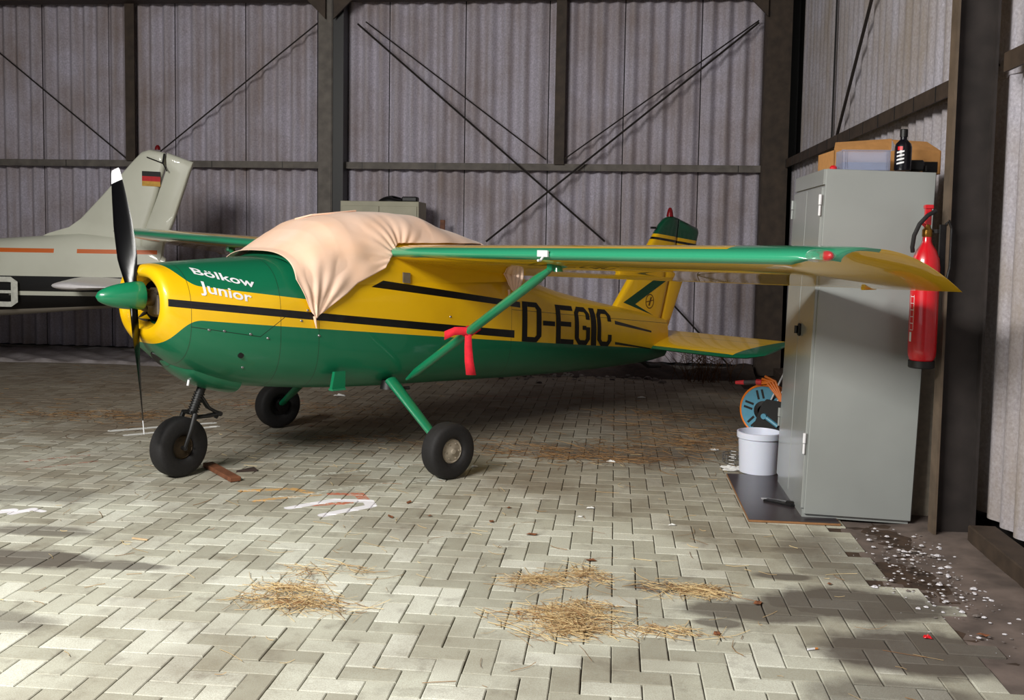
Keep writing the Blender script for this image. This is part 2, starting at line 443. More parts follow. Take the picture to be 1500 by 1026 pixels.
# right wall steelwork
for (y0, y1) in ((5.62, 11.9), (-2.5, 5.30)):
    b = MB(); b.box((1.915, y0, 2.415), (1.93, y1, 2.51)); b.box((1.93, y0, 2.50), (2.03, y1, 2.512))
    for yy in np.arange(y0+.3, y1, .45): b.box((1.911, yy, 2.415), (1.918, yy+.006, 2.51), 1)
    obj('girt', b, [M['steel_brown'], M['black']], wall_right)
b = MB(); b.box((1.715, 5.40, -.03), (1.728, 5.50, 4.75), 1); b.box((1.728, 5.469, -.03), (1.92, 5.481, 4.75), 0); b.box((1.92, 5.42, -.03), (1.933, 5.50, 4.75), 0)
obj('steel_column', b, [M['steel_shaded'], M['steel_lit']], wall_right, label='dark steel portal column behind the fire extinguisher')  # same steel; shade put into the web colour, light into the inner flange
b = MB()
for y0, y1 in ((5.62, 11.9), (-2.5, 5.32)): b.box((1.86, y0, .0), (2.0, y1, .09), ch=.006); 
obj('bottom_rail', b, M['steel_brown'], wall_right)
rod([(1.95, 9.30, 2.50), (1.95, 7.2, 4.36)], .014, wall_right)
b = MB(); b.box((1.985, 9.70, 2.5), (2.0, 9.712, 4.7)); obj('cable', b, M['black'], wall_right)
b = MB(); b.prism([(1.70, 11.7, 4.45), (1.70, 11.2, 4.74), (1.70, 11.7, 4.74)], (.2, 0, 0)); obj('knee_brace', b, M['steel_brown'], wall_right)
# pale lining board standing between cabinet and column
b = MB(); b.box((1.70, 5.80, .001), (1.86, 5.815, 1.25)); tag(obj('lining_board', b, simple('board', (176, 166, 150), .8)), 'pale narrow board standing upright behind the tall cabinet against the right wall', 'board')

# ------------------------------------------------------------------ the green and yellow aeroplane
ANG = math.radians(48.2)
PL = thing('light_aircraft', 'green and yellow high wing light aeroplane with a peach canvas cover over its cockpit', 'aeroplane', (-1.836, 6.984, 0), ANG)
def C(a, l, z): return (a, -l, z)          # aft, to port, up
ST = np.array([  # a, zt, zb, w, n
 (-1.575,1.325,.895,.345,2.5),(-1.56,1.342,.87,.362,2.5),(-1.50,1.352,.79,.385,2.5),(-1.42,1.358,.72,.405,2.5),(-1.30,1.368,.655,.43,2.5),(-1.15,1.378,.60,.455,2.6),(-1.0,1.388,.565,.475,2.7),
 (-.85,1.398,.545,.488,2.9),(-.6,1.41,.52,.50,3.2),(-.3,1.425,.50,.508,3.6),(0,1.44,.487,.51,3.8),(.35,1.46,.475,.508,3.8),(.7,1.455,.46,.495,3.6),(.95,1.41,.45,.475,3.4),
 (1.27,1.295,.435,.44,3.2),(1.6,1.195,.425,.395,3.1),(1.89,1.116,.417,.35,3.0),(2.39,1.016,.41,.265,2.9),(2.8,.942,.41,.19,2.7),(3.2,.865,.42,.115,2.5),(3.46,.81,.45,.06,2.3)])
def stat(a):
    A_ = ST[:,0]; i = int(np.clip(np.searchsorted(A_, a)-1, 0, len(A_)-2))
    t = (a-A_[i])/(A_[i+1]-A_[i]); t = min(max(t, 0), 1)
    p0, p1 = ST[max(i-1,0)], ST[i]; p2, p3 = ST[i+1], ST[min(i+2, len(A_)-1)]
    h = A_[i+1]-A_[i]
    m1 = (p2-p0)/(p2[0]-p0[0]) if i > 0 else (p2-p1)/h
    m2 = (p3-p1)/(p3[0]-p1[0]) if i < len(A_)-2 else (p2-p1)/h
    r = (2*t**3-3*t*t+1)*p1+(t**3-2*t*t+t)*h*m1+(-2*t**3+3*t*t)*p2+(t**3-t*t)*h*m2
    return r[1:]
def S(a, z):
    zt, zb, w, n = stat(a); zc = (zt+zb)/2; h = (zt-zb)/2
    s = min(1, abs((z-zc)/h)); return w*(1-s**n)**(1/n)
def ring(a, N=72, grow=0.0):
    zt, zb, w, n = stat(a); zc = (zt+zb)/2; h = (zt-zb)/2+grow; w += grow; out = []
    for k in range(N):
        th = 2*PI*k/N; c_, s_ = cos(th), sin(th)
        out.append(C(a, math.copysign(abs(s_)**(2/n), s_)*w, zc+math.copysign(abs(c_)**(2/n), c_)*h))
    return out
# fuselage livery, in aircraft coordinates (x aft, z up)
t = NT('fuselage_livery'); P_ = t.coords(); sx = t.n('ShaderNodeSeparateXYZ'); t.l(P_, sx.inputs[0]); A, Z = sx.outputs[0], sx.outputs[2]
def line(k, z0): return t.math('ADD', t.math('MULTIPLY', A, k), z0)
def below(l_): return t.math('LESS_THAN', Z, l_)
def above(l_): return t.math('GREATER_THAN', Z, l_)
def AND(*x):
    r = x[0]
    for y in x[1:]: r = t.math('MULTIPLY', r, y)
    return r
gcol, ycol, kcol = s2l((12, 106, 72)), s2l((240, 190, 8)), s2l((3, 3, 4))
nz = t.noise(P_, 5, 4); yc = t.mix(t.ramp(nz, [(.4, 0.0), (.8, .25)]), ycol, s2l((206, 150, 10)))
# lower green, its edge drops in a curve around the cowling ring
front = t.math('MULTIPLY', t.math('POWER', t.math('MULTIPLY', t.math('SUBTRACT', -1.36, A), 4.6, clamp=True), 2.2), -.22)
c = t.mix(below(t.math('ADD', line(-.1035, .880), front)), yc, gcol)
frontu = t.math('MULTIPLY', t.math('POWER', t.math('MULTIPLY', t.math('SUBTRACT', -1.36, A), 5.0, clamp=True), 2.0), .22)
c = t.mix(AND(above(t.math('ADD', line(-.135, 1.04), frontu)), t.math('LESS_THAN', A, -.62)), c, gcol)
c = t.mix(AND(below(line(-.115, .975)), above(line(-.12, .923)), t.math('LESS_THAN', A, 1.115), t.math('GREATER_THAN', A, -1.555)), c, kcol)
tip = t.math('GREATER_THAN', A, t.math('ADD', t.math('MULTIPLY', t.math('SUBTRACT', Z, 1.245), 2.25), -.128))
c = t.mix(AND(below(line(-.142, 1.228)), above(line(-.134, 1.175)), tip, t.math('LESS_THAN', A, 1.18)), c, kcol)
for (k, z0, w0, a0, a1) in ((-.191, 1.309, .016, 2.50, 3.13), (-.1546, 1.037, .012, 2.50, 3.13)):
    c = t.mix(AND(below(line(k-.012, z0+w0+.03)), above(line(k+.012, z0-w0-.03)), t.math('GREATER_THAN', A, a0), t.math('LESS_THAN', A, a1)), c, kcol)
# dust trodden along the belly and panel seams as thin dark lines
for a0 in (-1.43, -.885, -.62, 1.08):
    d = t.math('ABSOLUTE', t.math('SUBTRACT', A, a0)); c = t.mix(t.math('MULTIPLY', t.math('LESS_THAN', d, .0022), .65), c, s2l((30, 26, 18)))
d = t.math('ABSOLUTE', t.math('SUBTRACT', Z, line(-.18, .728))); c = t.mix(AND(t.math('LESS_THAN', d, .0022), t.math('LESS_THAN', A, -1.02), t.math('GREATER_THAN', A, -1.43)), c, s2l((10, 30, 22)))
d = t.math('ABSOLUTE', t.math('SUBTRACT', Z, line(.72, 1.645))); c = t.mix(AND(t.math('LESS_THAN', d, .0025), t.math('LESS_THAN', A, -.84), t.math('GREATER_THAN', A, -1.02)), c, s2l((10, 30, 22)))
d = t.math('ABSOLUTE', t.math('SUBTRACT', Z, line(-.1, 1.115))); c = t.mix(AND(t.math('LESS_THAN', d, .002), t.math('GREATER_THAN', A, 1.08)), c, s2l((90, 66, 10)))
t.set(Base_Color=c, Roughness=.4, Coat_Weight=.45, Coat_Roughness=.06)
M['livery'] = t.m

b = MB()
aa = sorted(set([-1.575,-1.57,-1.56,-1.54,-1.52]+list(np.arange(-1.5, 3.46, .06))+[3.46]))
rg = [ring(a) for a in aa]
# lip and intake duct of the nose opening
def oring(a, w, zt, zb, n, N=72):
    out = []; zc = (zt+zb)/2; h = (zt-zb)/2
    for k in range(N):
        th = 2*PI*k/N; c_, s_ = cos(th), sin(th)
        out.append(C(a, math.copysign(abs(s_)**(2/n), s_)*w, zc+math.copysign(abs(c_)**(2/n), c_)*h))
    return out
lip = [oring(-1.45,.27,1.25,.98,2.3), oring(-1.55,.285,1.268,.962,2.3), oring(-1.578,.297,1.282,.95,2.3), oring(-1.585,.318,1.302,.925,2.4)]
b.rings(lip+rg, cap0=False)
obj('fuselage', b, M['livery'], PL, smooth=True, sharp=50)
b = MB(); b.rings([oring(-1.45,.27,1.25,.98,2.3), oring(-1.25,.27,1.25,.98,2.3)], cap0=False, cap1=True)
obj('engine_bay', b, M['black'], PL, fix=False)
b = MB()
for s_ in (-1, 1):
    for k in range(7): b.lathe([(.055,0),(.055,.006)], C(-1.44, s_*(.12+.02*k), 1.09), (0,1,0), 16)
    b.lathe([(.045,0),(.045,.2)], C(-1.44, s_*.1, 1.09), (0,-s_,0), 16)
    b.tube([C(-1.47, s_*.2, 1.16), C(-1.50, s_*.14, 1.19), C(-1.49, s_*.06, 1.17)], .014, 8)
    b.tube([C(-1.46, s_*.22, 1.03), C(-1.51, s_*.2, .99), C(-1.47, s_*.12, .985)], .013, 8)
b.box(C(-1.50, -.09, 1.02), C(-1.38, .09, 1.2), ch=.02)
b.lathe([(.05,0),(.05,.12)], C(-1.45, 0, 1.14), (-1,0,0), 20)
obj('engine', b, M['engine'], PL, smooth=True)
# chin cowl under the nose with its step and air intake
b = MB()
def chin(u, v):
    a = -1.50+u*.47; th = PI*(v-.5)*.98
    d = .0+.060*math.sin(min(1, u*1.5)*PI/2); zt, zb, w, n = stat(a); ww = w*.55*(min(1, .25+u*2.2))
    return C(a, sin(th)*ww, zb+.09-(d+.09)*abs(cos(th))**.7 + (.02 if u == 0 else 0))
b.grid(chin, 24, 25)
b.add([chin(1, j/24) for j in range(25)], [tuple(range(25))])
obj('chin_cowl', b, M['livery'], PL, smooth=True, sharp=50)
b = MB(); c0 = np.array([-1.472, .015, .762]); e1 = np.array([.062,0,-.060]); e2 = np.array([.0,.042,.012]); nn = np.array([-.63,.0,-.76])*.007
b.rings([[C(*(c0+nn*k+e1*cos(q)*.7+e2*sin(q)*(1+.3*cos(q)))) for q in np.linspace(0,2*PI,17)[:-1]] for k in (-1,1)])
obj('air_intake', b, M['black'], PL)
b = MB(); b.tube([C(-1.30, .10, .69), C(-1.32, .10, .59)], .008, 8); obj('drain_pipe', b, M['white'], PL)
b = MB(); b.lathe([(.018, 0), (.018, .012)], C(-1.13, S(-1.13, .80)-.006, .80), (0,-1,0), 16); obj('exhaust_port', b, M['black'], PL)
b = MB(); b.prism([C(-.52,.50,.66), C(-.44,.50,.66), C(-.43,.48,.545), C(-.53,.48,.545)], (0,-.03,0)); b.box(C(-.53,.47,.535), C(-.43,.52,.547)); obj('boarding_step', b, M['green'], PL)
# spinner and propeller
b = MB(); prof = [(.088*math.sqrt(max(0, 1-(q)**1.7)), .265*q) for q in np.linspace(0, 1, 18)]
b.lathe([(.086,-.012)]+prof, C(-1.578, 0, 1.155), (-1,0,0), 36); obj('spinner', b, M['green'], PL, smooth=True)
prop = thing_p = bpy.data.objects.new('propeller', None); COL.objects.link(prop); prop.parent = PL
for nm in ('top', 'bottom'):
    s_ = 1 if nm == 'top' else -1
    tip = np.array([-1.62, -.262, 1.93]) if s_ > 0 else np.array([-1.62, .152, .325])
    hub = np.array([-1.62, .0, 1.145]); ax = tip-hub; L_ = np.linalg.norm(ax); ax = ax/L_
    tv = np.array([0, ax[2], -ax[1]])*1.0
    for part, r0, r1 in (('blade', .05, .90), ('blade_tip', .90, 1.0)):
        rings_ = []
        for q in np.linspace(r0, r1, 14 if part == 'blade' else 6):
            ch = np.interp(q, [.0,.12,.3,.55,.8,.93,.985,1], [.06,.075,.135,.15,.12,.095,.080,.066])
            th = np.interp(q, [0,.12,.3,.6,1], [.045,.035,.018,.012,.006])
            be = math.radians(np.interp(q, [0,.2,.5,1], [52, 42, 28, 18]))
            cd = np.array([sin(be), 0, 0])+tv*cos(be)
            nd = np.cross(ax, cd); ctr = hub+ax*L_*q
            rg_ = []
            for e in np.linspace(0, 2*PI, 15)[:-1]:
                rg_.append(C(*(ctr+cd*ch/2*cos(e)+nd*th/2*sin(e))))
            rings_.append(rg_)
        b = MB(); b.rings(rings_)
        o = obj(part, b, M['blade'] if part == 'blade' else M['white'], prop, smooth=True, sharp=60, label=None if part == 'blade' else 'white painted blade tip')
# black paint with gloss for the blades
# registration letters and cowl lettering
def quads(b, Q, mapf, nx=4, ny=6, both=False):
    for q in Q:
        q = [np.array(p, float) for p in q]
        vs = []; fs = []
        for i in range(nx+1):
            for j in range(ny+1):
                s_, t_ = i/nx, j/ny
                p = (1-s_)*(1-t_)*q[0]+s_*(1-t_)*q[1]+s_*t_*q[2]+(1-s_)*t_*q[3]
                vs.append(mapf(p[0], p[1]))
        for i in range(nx):
            for j in range(ny):
                fs.append((i*(ny+1)+j, (i+1)*(ny+1)+j, (i+1)*(ny+1)+j+1, i*(ny+1)+j+1))
        b.add(vs, fs)
def R_(x0, y0, x1, y1): return [(x0,y0),(x1,y0),(x1,y1),(x0,y1)]
def glyph(ch, s=.26, h=.125):
    i = 1-s; k = .16; kk = k*.75
    TL = [(0,1-k),(s,1-k-.02),(s+.08,1-h),(.24,1)]; TR = [(1,1-k),(.76,1),(i-.08,1-h),(i,1-k-.02)]
    BL = [(0,k),(.24,0),(s+.08,h),(s,k+.02)]; BR = [(1,k),(i,k+.02),(i-.08,h),(.76,0)]
    top = [(.24,1),(.76,1),(i-.08,1-h),(s+.08,1-h)]; bot = [(.24,0),(.76,0),(i-.08,h),(s+.08,h)]
    if ch == 'D': return [R_(0,0,s,1), [(s,1),(.76,1),(i-.08,1-h),(s,1-h)], TR, [(i,k+.02),(1,k),(1,1-k),(i,1-k-.02)], BR, [(s,0),(.76,0),(i-.08,h),(s,h)]]
    if ch == '-': return [R_(0,.44,1,.56)]
    if ch == 'E': return [R_(0,0,s,1), R_(s,0,1,h), R_(s,1-h,1,1), R_(s,.455,.85,.455+h)]
    if ch == 'I': return [R_(0,0,1,1)]
    base = [TL, top, TR, BL, bot, BR, [(0,k),(s,k+.02),(s,1-k-.02),(0,1-k)], [(i,.68),(1,.68),(1,1-k),(i,1-k-.02)]]
    if ch == 'C': return base+[[(i,k+.02),(1,k),(1,.32),(i,.32)]]
    if ch == 'G': return base+[[(i,k+.02),(1,k),(1,.48),(i,.48)], R_(.5,.40,i,.40+h*.9)]
    if ch == 'B': return [R_(0,0,s,1), [(s,1),(.76,1),(i-.08,1-h),(s,1-h)], TR, [(i,.55),(1,.58),(1,1-k),(i,1-k-.02)], [(s,.45),(i,.45),(i,.55),(s,.55)], [(i,.45),(1,.42),(1,.58),(i,.55)], [(i,k+.02),(1,k),(1,.42),(i,.45)], BR, [(s,0),(.76,0),(i-.08,h),(s,h)]]
for side in (1, -1):
    word = [('D',1.200,1.436),('-',1.455,1.610),('E',1.625,1.866),('G',1.883,2.105),('I',2.120,2.200),('C',2.215,2.438)]
    if side < 0: word = [(c_, 1.2+2.438-a1, 1.2+2.438-a0) for c_, a0, a1 in word]
    for (ch, a0, a1) in word:
        b = MB()
        def mp(x, y, a0=a0, a1=a1, side=side):
            a = a0+(x if side > 0 else 1-x)*(a1-a0); zt_ = 1.062-.1003*(a-1.243); zb_ = .752-.105*(a-1.243)
            z = zb_+y*(zt_-zb_); return C(a, side*(S(a, z)+.0025), z)
        quads(b, glyph(ch), mp); obj('letter', b, M['decal'], PL, fix=False)
def text_mesh(txt):
    cu = bpy.data.curves.new('t', 'FONT'); cu.body = txt; cu.resolution_u = 4; cu.offset = .018
    to = bpy.data.objects.new('t', cu); COL.objects.link(to)
    dg = bpy.context.evaluated_depsgraph_get(); me = bpy.data.meshes.new_from_object(to.evaluated_get(dg))
    bpy.data.objects.remove(to); return me
def lettering(txt, a0, a1, ztl, zbl, ztr, zbr, parent, mat, name='lettering', surf=None):
    import bmesh
    me = text_mesh(txt); bm = bmesh.new(); bm.from_mesh(me)
    xs = [v.co.x for v in bm.verts]; ys = [v.co.y for v in bm.verts]; X0, X1, Y1 = min(xs), max(xs), .73; Y0 = 0
    bmesh.ops.triangulate(bm, faces=bm.faces); bmesh.ops.subdivide_edges(bm, edges=[e for e in bm.edges if e.calc_length() > .12], cuts=2)
    for v in bm.verts:
        u, w = (v.co.x-X0)/(X1-X0), (v.co.y-Y0)/(Y1-Y0)
        a = a0+u*(a1-a0); z = (zbl+(zbr-zbl)*u)*(1-w)+(ztl+(ztr-ztl)*u)*w
        v.co = C(a, surf(a, z)+.003, z)
    bm.to_mesh(me); bm.free(); me.materials.clear(); me.materials.append(mat)
    return obj(name, me, None, parent)
lettering('Bölkow', -1.365, -1.03, 1.335, 1.298, 1.265, 1.212, PL, M['white'], surf=S)
lettering('Junior', -1.365, -1.065, 1.262, 1.195, 1.185, 1.125, PL, M['white'], surf=S)
# small exhaust / camlock studs and window patch
for (a, z) in ((-.70,1.065),(-.745,1.0),(-1.33,.965),(-1.24,.955),(-1.08,.93),(-.97,.90),(-1.1,.72),(.45,.98),(-.62,.90)):
    b = MB(); b.lathe([(.009,0),(.006,.006)], C(a, S(a, z)-.001, z), (0,-1,0), 10); obj('fastener', b, M['alu'], PL, smooth=True)
b = MB(); b.prism([C(.03,.512,1.23), C(.09,.512,1.225), C(.09,.51,1.295), C(.03,.51,1.30)], (0,.008,0)); obj('door_plate', b, simple('grey_plate', (110,100,84), .6), PL)
# canopy (under the cover)
def canopy(u, v):
    a = -.78+u*1.95; zt_ = float(np.interp(a, [-.9,-.75,-.67,-.57,-.466,-.36,-.2,-.026,.15,.33,.52,.71,.88,1.05,1.27,1.4], [1.38,1.415,1.465,1.54,1.60,1.64,1.665,1.68,1.68,1.668,1.60,1.54,1.49,1.41,1.295,1.26]))
    w = .497; th = PI*(v-.5); return C(a, w*math.copysign(abs(sin(th))**.66, th), 1.22+(zt_-1.23)*abs(cos(th))**.66)
b = MB(); b.grid(canopy, 40, 25)
obj('cabin_roof', b, M['livery'], PL, smooth=True)

# wing --------------------------------------------------------------
AF = []   # (x fraction, thickness offset) closed loop, upper then lower
def af(x, up):
    yt = 5*.135*(.2969*math.sqrt(max(x,0))-.126*x-.3516*x*x+.2843*x**3-.1015*x**4)
    cm = .045*(x-x*x)*2.2
    return cm+yt*.95 if up else cm-yt*.72
xs_u = [1-(1-cos(q))/2 for q in np.linspace(0, PI, 25)]
for x in xs_u: AF.append((x, af(x, True)))
for x in xs_u[::-1][1:-1]: AF.append((x, af(x, False)))
def zle(l): return 1.437+.022*(abs(l)-.5)-.009*l
def zte(l): return 1.272+.0155*(abs(l)-.5)-.002*l
def ale(l): return -.07-.054*(abs(l)-.5)
def wing_ring(l, lo=1.0, a0=None, a1=None, lf=None):
    a0 = ale(l)+(a0 or 0); a1 = ale(l)+1.10+(a1 or 0); out = []
    for x, y in AF:
        a = a0+x*(a1-a0); base = zle(l)+(zte(l)-zle(l))*(a-ale(l))/1.1
        yu = af(x, True); yy = y if y >= yu-1e-6 else yu+(y-yu)*lo
        ll = l if lf is None else lf(x)
        out.append(C(a, ll, base+yy*1.15))
    return out
t = NT('wing_livery'); P_ = t.coords(); sx = t.n('ShaderNodeSeparateXYZ'); t.l(P_, sx.inputs[0]); A, LY, Z = sx.outputs
absl = t.math('ABSOLUTE', LY)
nrm = t.n('ShaderNodeSeparateXYZ'); gg = t.n('ShaderNodeTexCoord'); t.l(gg.outputs['Normal'], nrm.inputs[0])
up = t.math('GREATER_THAN', nrm.outputs[2], .0)
lead = t.math('LESS_THAN', t.math('ADD', A, t.math('MULTIPLY', t.math('SUBTRACT', absl, .5), .054)), t.math('ADD', -.035, t.math('MULTIPLY', up, .012)))
upish = t.math('GREATER_THAN', nrm.outputs[2], -.55)
tipg = AND(t.math('GREATER_THAN', absl, 3.30), upish, t.math('LESS_THAN', A, .10))
g = t.math('MAXIMUM', lead, tipg)
c = t.mix(g, s2l((242, 194, 12)), s2l((48, 152, 112)))  # same green paint as the fuselage, lightened to put strong light into it
t.set(Base_Color=c, Roughness=.3, Coat_Weight=1.0, Coat_Roughness=.02)
M['wing'] = t.m
for side in (1, -1):
    wg = bpy.data.objects.new('wing', None); COL.objects.link(wg); wg.parent = PL
    b = MB(); rr = []
    for l in (.47, 1.0, 1.8, 2.6, 3.3, 3.6, 3.66): rr.append(wing_ring(side*l))
    for (l, lo, sc) in ((3.72,.86,.005),(3.78,.66,.012),(3.83,.42,.03),(3.865,.2,.06),(3.88,.04,.10)):
        rr.append(wing_ring(side*l, lo, a0=sc, a1=.01, lf=lambda x, l=l, side=side: side*(l+.075*sin(min(1,x*1.6)*PI*.5)*(l-3.66)/.22-.02)))
    b.rings(rr); obj('wing_panel', b, M['wing'], wg, smooth=True, sharp=60)
    # aileron and flap seams: hinge brackets
    b = MB()
    for l in (3.45,):
        base = zle(l*side)+(zte(l*side)-zle(l*side))*.9-.012; b.box(C(.80, side*(l-.012), base-.010), C(.93, side*(l+.012), base+.03), ch=.004)
    obj('aileron_hinge', b, M['yellow'], wg)
    # navigation light in its glazed notch
    b = MB(); c0 = np.array(C(ale(3.84)+.02, side*3.84, zle(side*3.84)+.012))
    b.lathe([(.021*math.sqrt(1-q*q)+1e-4, .05*q) for q in np.linspace(0,1,8)], c0, (-.6, -side*.8, 0), 14)
    obj('navigation_light', b, M['red'] if side > 0 else M['green'], wg, smooth=True, label='red glass light at the wing tip' if side > 0 else None)
    b = MB(); b.rings([[tuple(np.array(C(ale(3.8)+.03+.075*cos(q)*s1, side*3.80, zle(side*3.8)+.012+.028*sin(q)*s1))+np.array((-d1*.4,-side*d1,0))) for q in np.linspace(0,2*PI,19)[:-1]] for s1, d1 in ((1.0,-.03),(1.0,.0),(.8,.055),(.3,.08))])
    obj('light_cover', b, M['glass'], wg, smooth=True)
    # lift strut
    b = MB(); p0 = np.array(C(.085, side*.49, .56)); p1 = np.array(C(.0, side*1.98, zle(side*1.98)-.075))
    for q0, q1, r in ((0, 1, 1),):
        n = 12; pts = [p0+(p1-p0)*i/n for i in range(n+1)]
        b.tube(pts, [.012]+[.031]*(n-1)+[.016], 14, flat=(1, .9))
    obj('lift_strut', b, M['green'], wg, smooth=True)
    b = MB(); b.box(p1+(-.03,-.02,-.02), p1+(.03,.02,.04), ch=.01); b.tube([p1+(.0,0,.0), p1+(.07,-side*.05,.02)], .016, 8)
    b.lathe([(.03,0),(.024,.03)], p1+(.03,-side*.02,-.02), (0,0,1), 12)
    obj('strut_fitting', b, M['green'], wg, smooth=True)
    if side > 0:
        b = MB(); q = np.array(C(ale(2.08)-.012, 2.08, zle(2.08)-.01)); b.box(q+(-.008,-.04,.0), q+(.004,.04,.035)); b.tube([q+(0,0,0), q+(-.02,0,-.02), q+(-.04,0,-.02)], .007, 8)
        obj('pitot_tube', b, M['white'], wg)

# fin, rudder, tailplane
def plate(poly, thick, edge=.35):
    """symmetric slab tapering to its outline; poly of (a,z)"""
    cx = sum(p[0] for p in poly)/len(poly); cz = sum(p[1] for p in poly)/len(poly); rs = []
    for (s_, h_) in ((1.0,-.15),(.985,-.55),(.93,-.85),(.8,-1),):
        rs.append([C(cx+(p[0]-cx)*s_, h_*thick/2, cz+(p[1]-cz)*s_) for p in poly])
    rs = rs[::-1]+[[C(cx+(p[0]-cx)*s_, h_*thick/2, cz+(p[1]-cz)*s_) for p in poly] for (s_, h_) in ((1.0,.15),(.985,.55),(.93,.85),(.8,1))]
    return MB().rings(rs)
t = NT('fin_livery'); P_ = t.coords(); sx = t.n('ShaderNodeSeparateXYZ'); t.l(P_, sx.inputs[0]); A, LY, Z = sx.outputs
lz = t.math('ADD', t.math('MULTIPLY', A, -.10), 1.945)
c = t.mix(t.math('GREATER_THAN', Z, t.math('SUBTRACT', lz, .055)), s2l((236,184,10)), s2l((8,10,10)))
c = t.mix(t.math('GREATER_THAN', Z, t.math('SUBTRACT', lz, .032)), c, s2l((236,184,10)))
c = t.mix(t.math('GREATER_THAN', Z, lz), c, s2l((8, 74, 50)))
t.set(Base_Color=c, Roughness=.4, Coat_Weight=.6); M['fin'] = t.m
b = plate([(2.72,.93),(2.80,1.03),(3.36,1.71),(3.43,1.765),(3.52,1.79),(3.62,1.77),(3.585,1.5),(3.38,.80),(3.30,.66),(2.9,.78)], .075)
obj('fin', b, M['fin'], PL, smooth=True, sharp=45)
b = plate([(3.60,1.5),(3.635,1.765),(3.93,1.68),(3.945,1.64),(3.90,1.5),(3.70,1.14),(3.60,.93),(3.50,.72),(3.40,.70),(3.40,.80)], .05)
obj('rudder', b, M['fin'], PL, smooth=True, sharp=45)
b = MB(); b.lathe([(.035,0),(.03,.03),(.024,.06),(.012,.085)], C(3.51, 0, 1.78), (0,0,1), 14); obj('beacon', b, simple('red_glass', (120,14,22), .2), PL, smooth=True, label='dark red beacon on top of the fin')
b = MB(); b.box(C(3.30,-.01,1.66), C(3.24,.01,1.68)); obj('fin_probe', b, M['black'], PL)
def finmap(x, y, side=1): return C(x, side*.0395, y)
for side in (1, -1):
    b = MB()
    b.add([C(x, side*.0392, z) for x, z in [(2.83,.985),(3.37,1.24),(3.57,1.42),(3.58,1.36),(3.47,1.19),(2.995,.965)]], [tuple(range(6))])
    b.add([C(x, side*.0392, z) for x, z in [(2.83,.985),(2.995,.965),(3.26,.85)]], [(0,1,2)])
    obj('chevron_stripe', b, simple('dark_green', (10,66,44), .4), PL, fix=False)
    b = MB()
    for r0, r1 in ((.052,.060),):
        for k in range(24):
            q0, q1 = 2*PI*k/24, 2*PI*(k+1)/24
            b.add([C(3.20+r*cos(q), side*.0395, .985+r*1.15*sin(q)) for r, q in ((r0,q0),(r1,q0),(r1,q1),(r0,q1))], [(0,1,2,3)])
    b.add([C(3.20+x, side*.0395, .985+y) for x, y in ((-.05,-.008),(.05,.006),(.05,.014),(-.05,.0))], [(0,1,2,3)])
    b.add([C(3.20+x, side*.0395, .985+y) for x, y in ((-.02,-.04),(.0,-.04),(.03,.04),(.01,.04))], [(0,1,2,3)])
    obj('fin_emblem', b, simple('emblem_brown', (96,62,10), .5), PL, fix=False)
t = NT('tailplane_livery'); P_ = t.coords(); sx = t.n('ShaderNodeSeparateXYZ'); t.l(P_, sx.inputs[0]); A, LY, Z = sx.outputs
absl = t.math('ABSOLUTE', LY)
g = t.math('MAXIMUM', t.math('LESS_THAN', A, 3.175), t.math('GREATER_THAN', t.math('SUBTRACT', absl, t.math('MULTIPLY', t.math('SUBTRACT', A, 3.15), .28)), .99))
c = t.mix(g, s2l((226,180,10)), s2l((12,100,68)))
d = t.math('LESS_THAN', t.math('ABSOLUTE', t.math('SUBTRACT', A, 3.55)), .003); c = t.mix(d, c, s2l((80,60,10)))
t.set(Base_Color=c, Roughness=.4, Coat_Weight=.6); M['tail'] = t.m
b = MB(); rr = []
for l in (-1.24,-1.20,-1.12,-.95,-.5,-.07,.07,.5,.95,1.12,1.20,1.24):
    e = max(0, (abs(l)-1.0)/.24); a0 = 3.14+.16*e**2; a1 = 3.76-.02*e**2; k = 1-.75*e**3
    o_ = []
    for i in range(20):
        th = 2*PI*i/20; x = (1-cos(th))/2; th_ = .032*k*(1.3-x)*sin(th)
        a = a0+(a1-a0)*x; o_.append(C(a, l, .555+(a-3.14)*.19+th_))
    rr.append(o_)
b.rings(rr); obj('tailplane', b, M['tail'], PL, smooth=True, sharp=60)
b = MB(); b.tube([C(3.1,0,.45), C(3.25,0,.37), C(3.42,0,.36)], .022, 8); obj('tail_skid', b, M['black'], PL, smooth=True)

# undercarriage
def tyre(r, w, rim, c, axis, mats, parent, hubmat):
    wh = bpy.data.objects.new('wheel', None); COL.objects.link(wh); wh.parent = parent
    b = MB(); pr = []
    n_ = 24
    for i in range(n_):
        q = 2*PI*i/n_; rr_ = (r+rim)/2+(r-rim)/2*math.copysign(abs(cos(q))**.75, cos(q)); pr.append((rr_, w/2*math.copysign(abs(sin(q))**.42, sin(q))))
    b.lathe(pr, c, axis, 48, closed=True)
    obj('tyre', b, M['rubber'], wh, smooth=True, sharp=60)
    b = MB()
    ax = np.array(axis, float); ax /= np.linalg.norm(ax)
    b.lathe([(rim*1.02, -w*.30), (rim*1.02, w*.30), (rim*.92, w*.34), (rim*.86, w*.30), (rim*.5, w*.33), (rim*.22, w*.40), (rim*.2, w*.46), (.0, w*.47)], c, axis, 32)
    for k in range(6):
        q = 2*PI*k/6; X_ = np.array([1,0,0]) ; Z_ = np.array([0,0,1.0]); b.lathe([(.006,0),(.006,.008)], np.array(c)+ax*w*.31+(X_*cos(q)+Z_*sin(q))*rim*.68, axis, 6)
    obj('hub', b, hubmat, wh, smooth=True)
    return wh
hubm = simple('hub_cover', (168,158,142), .45, var=.12)
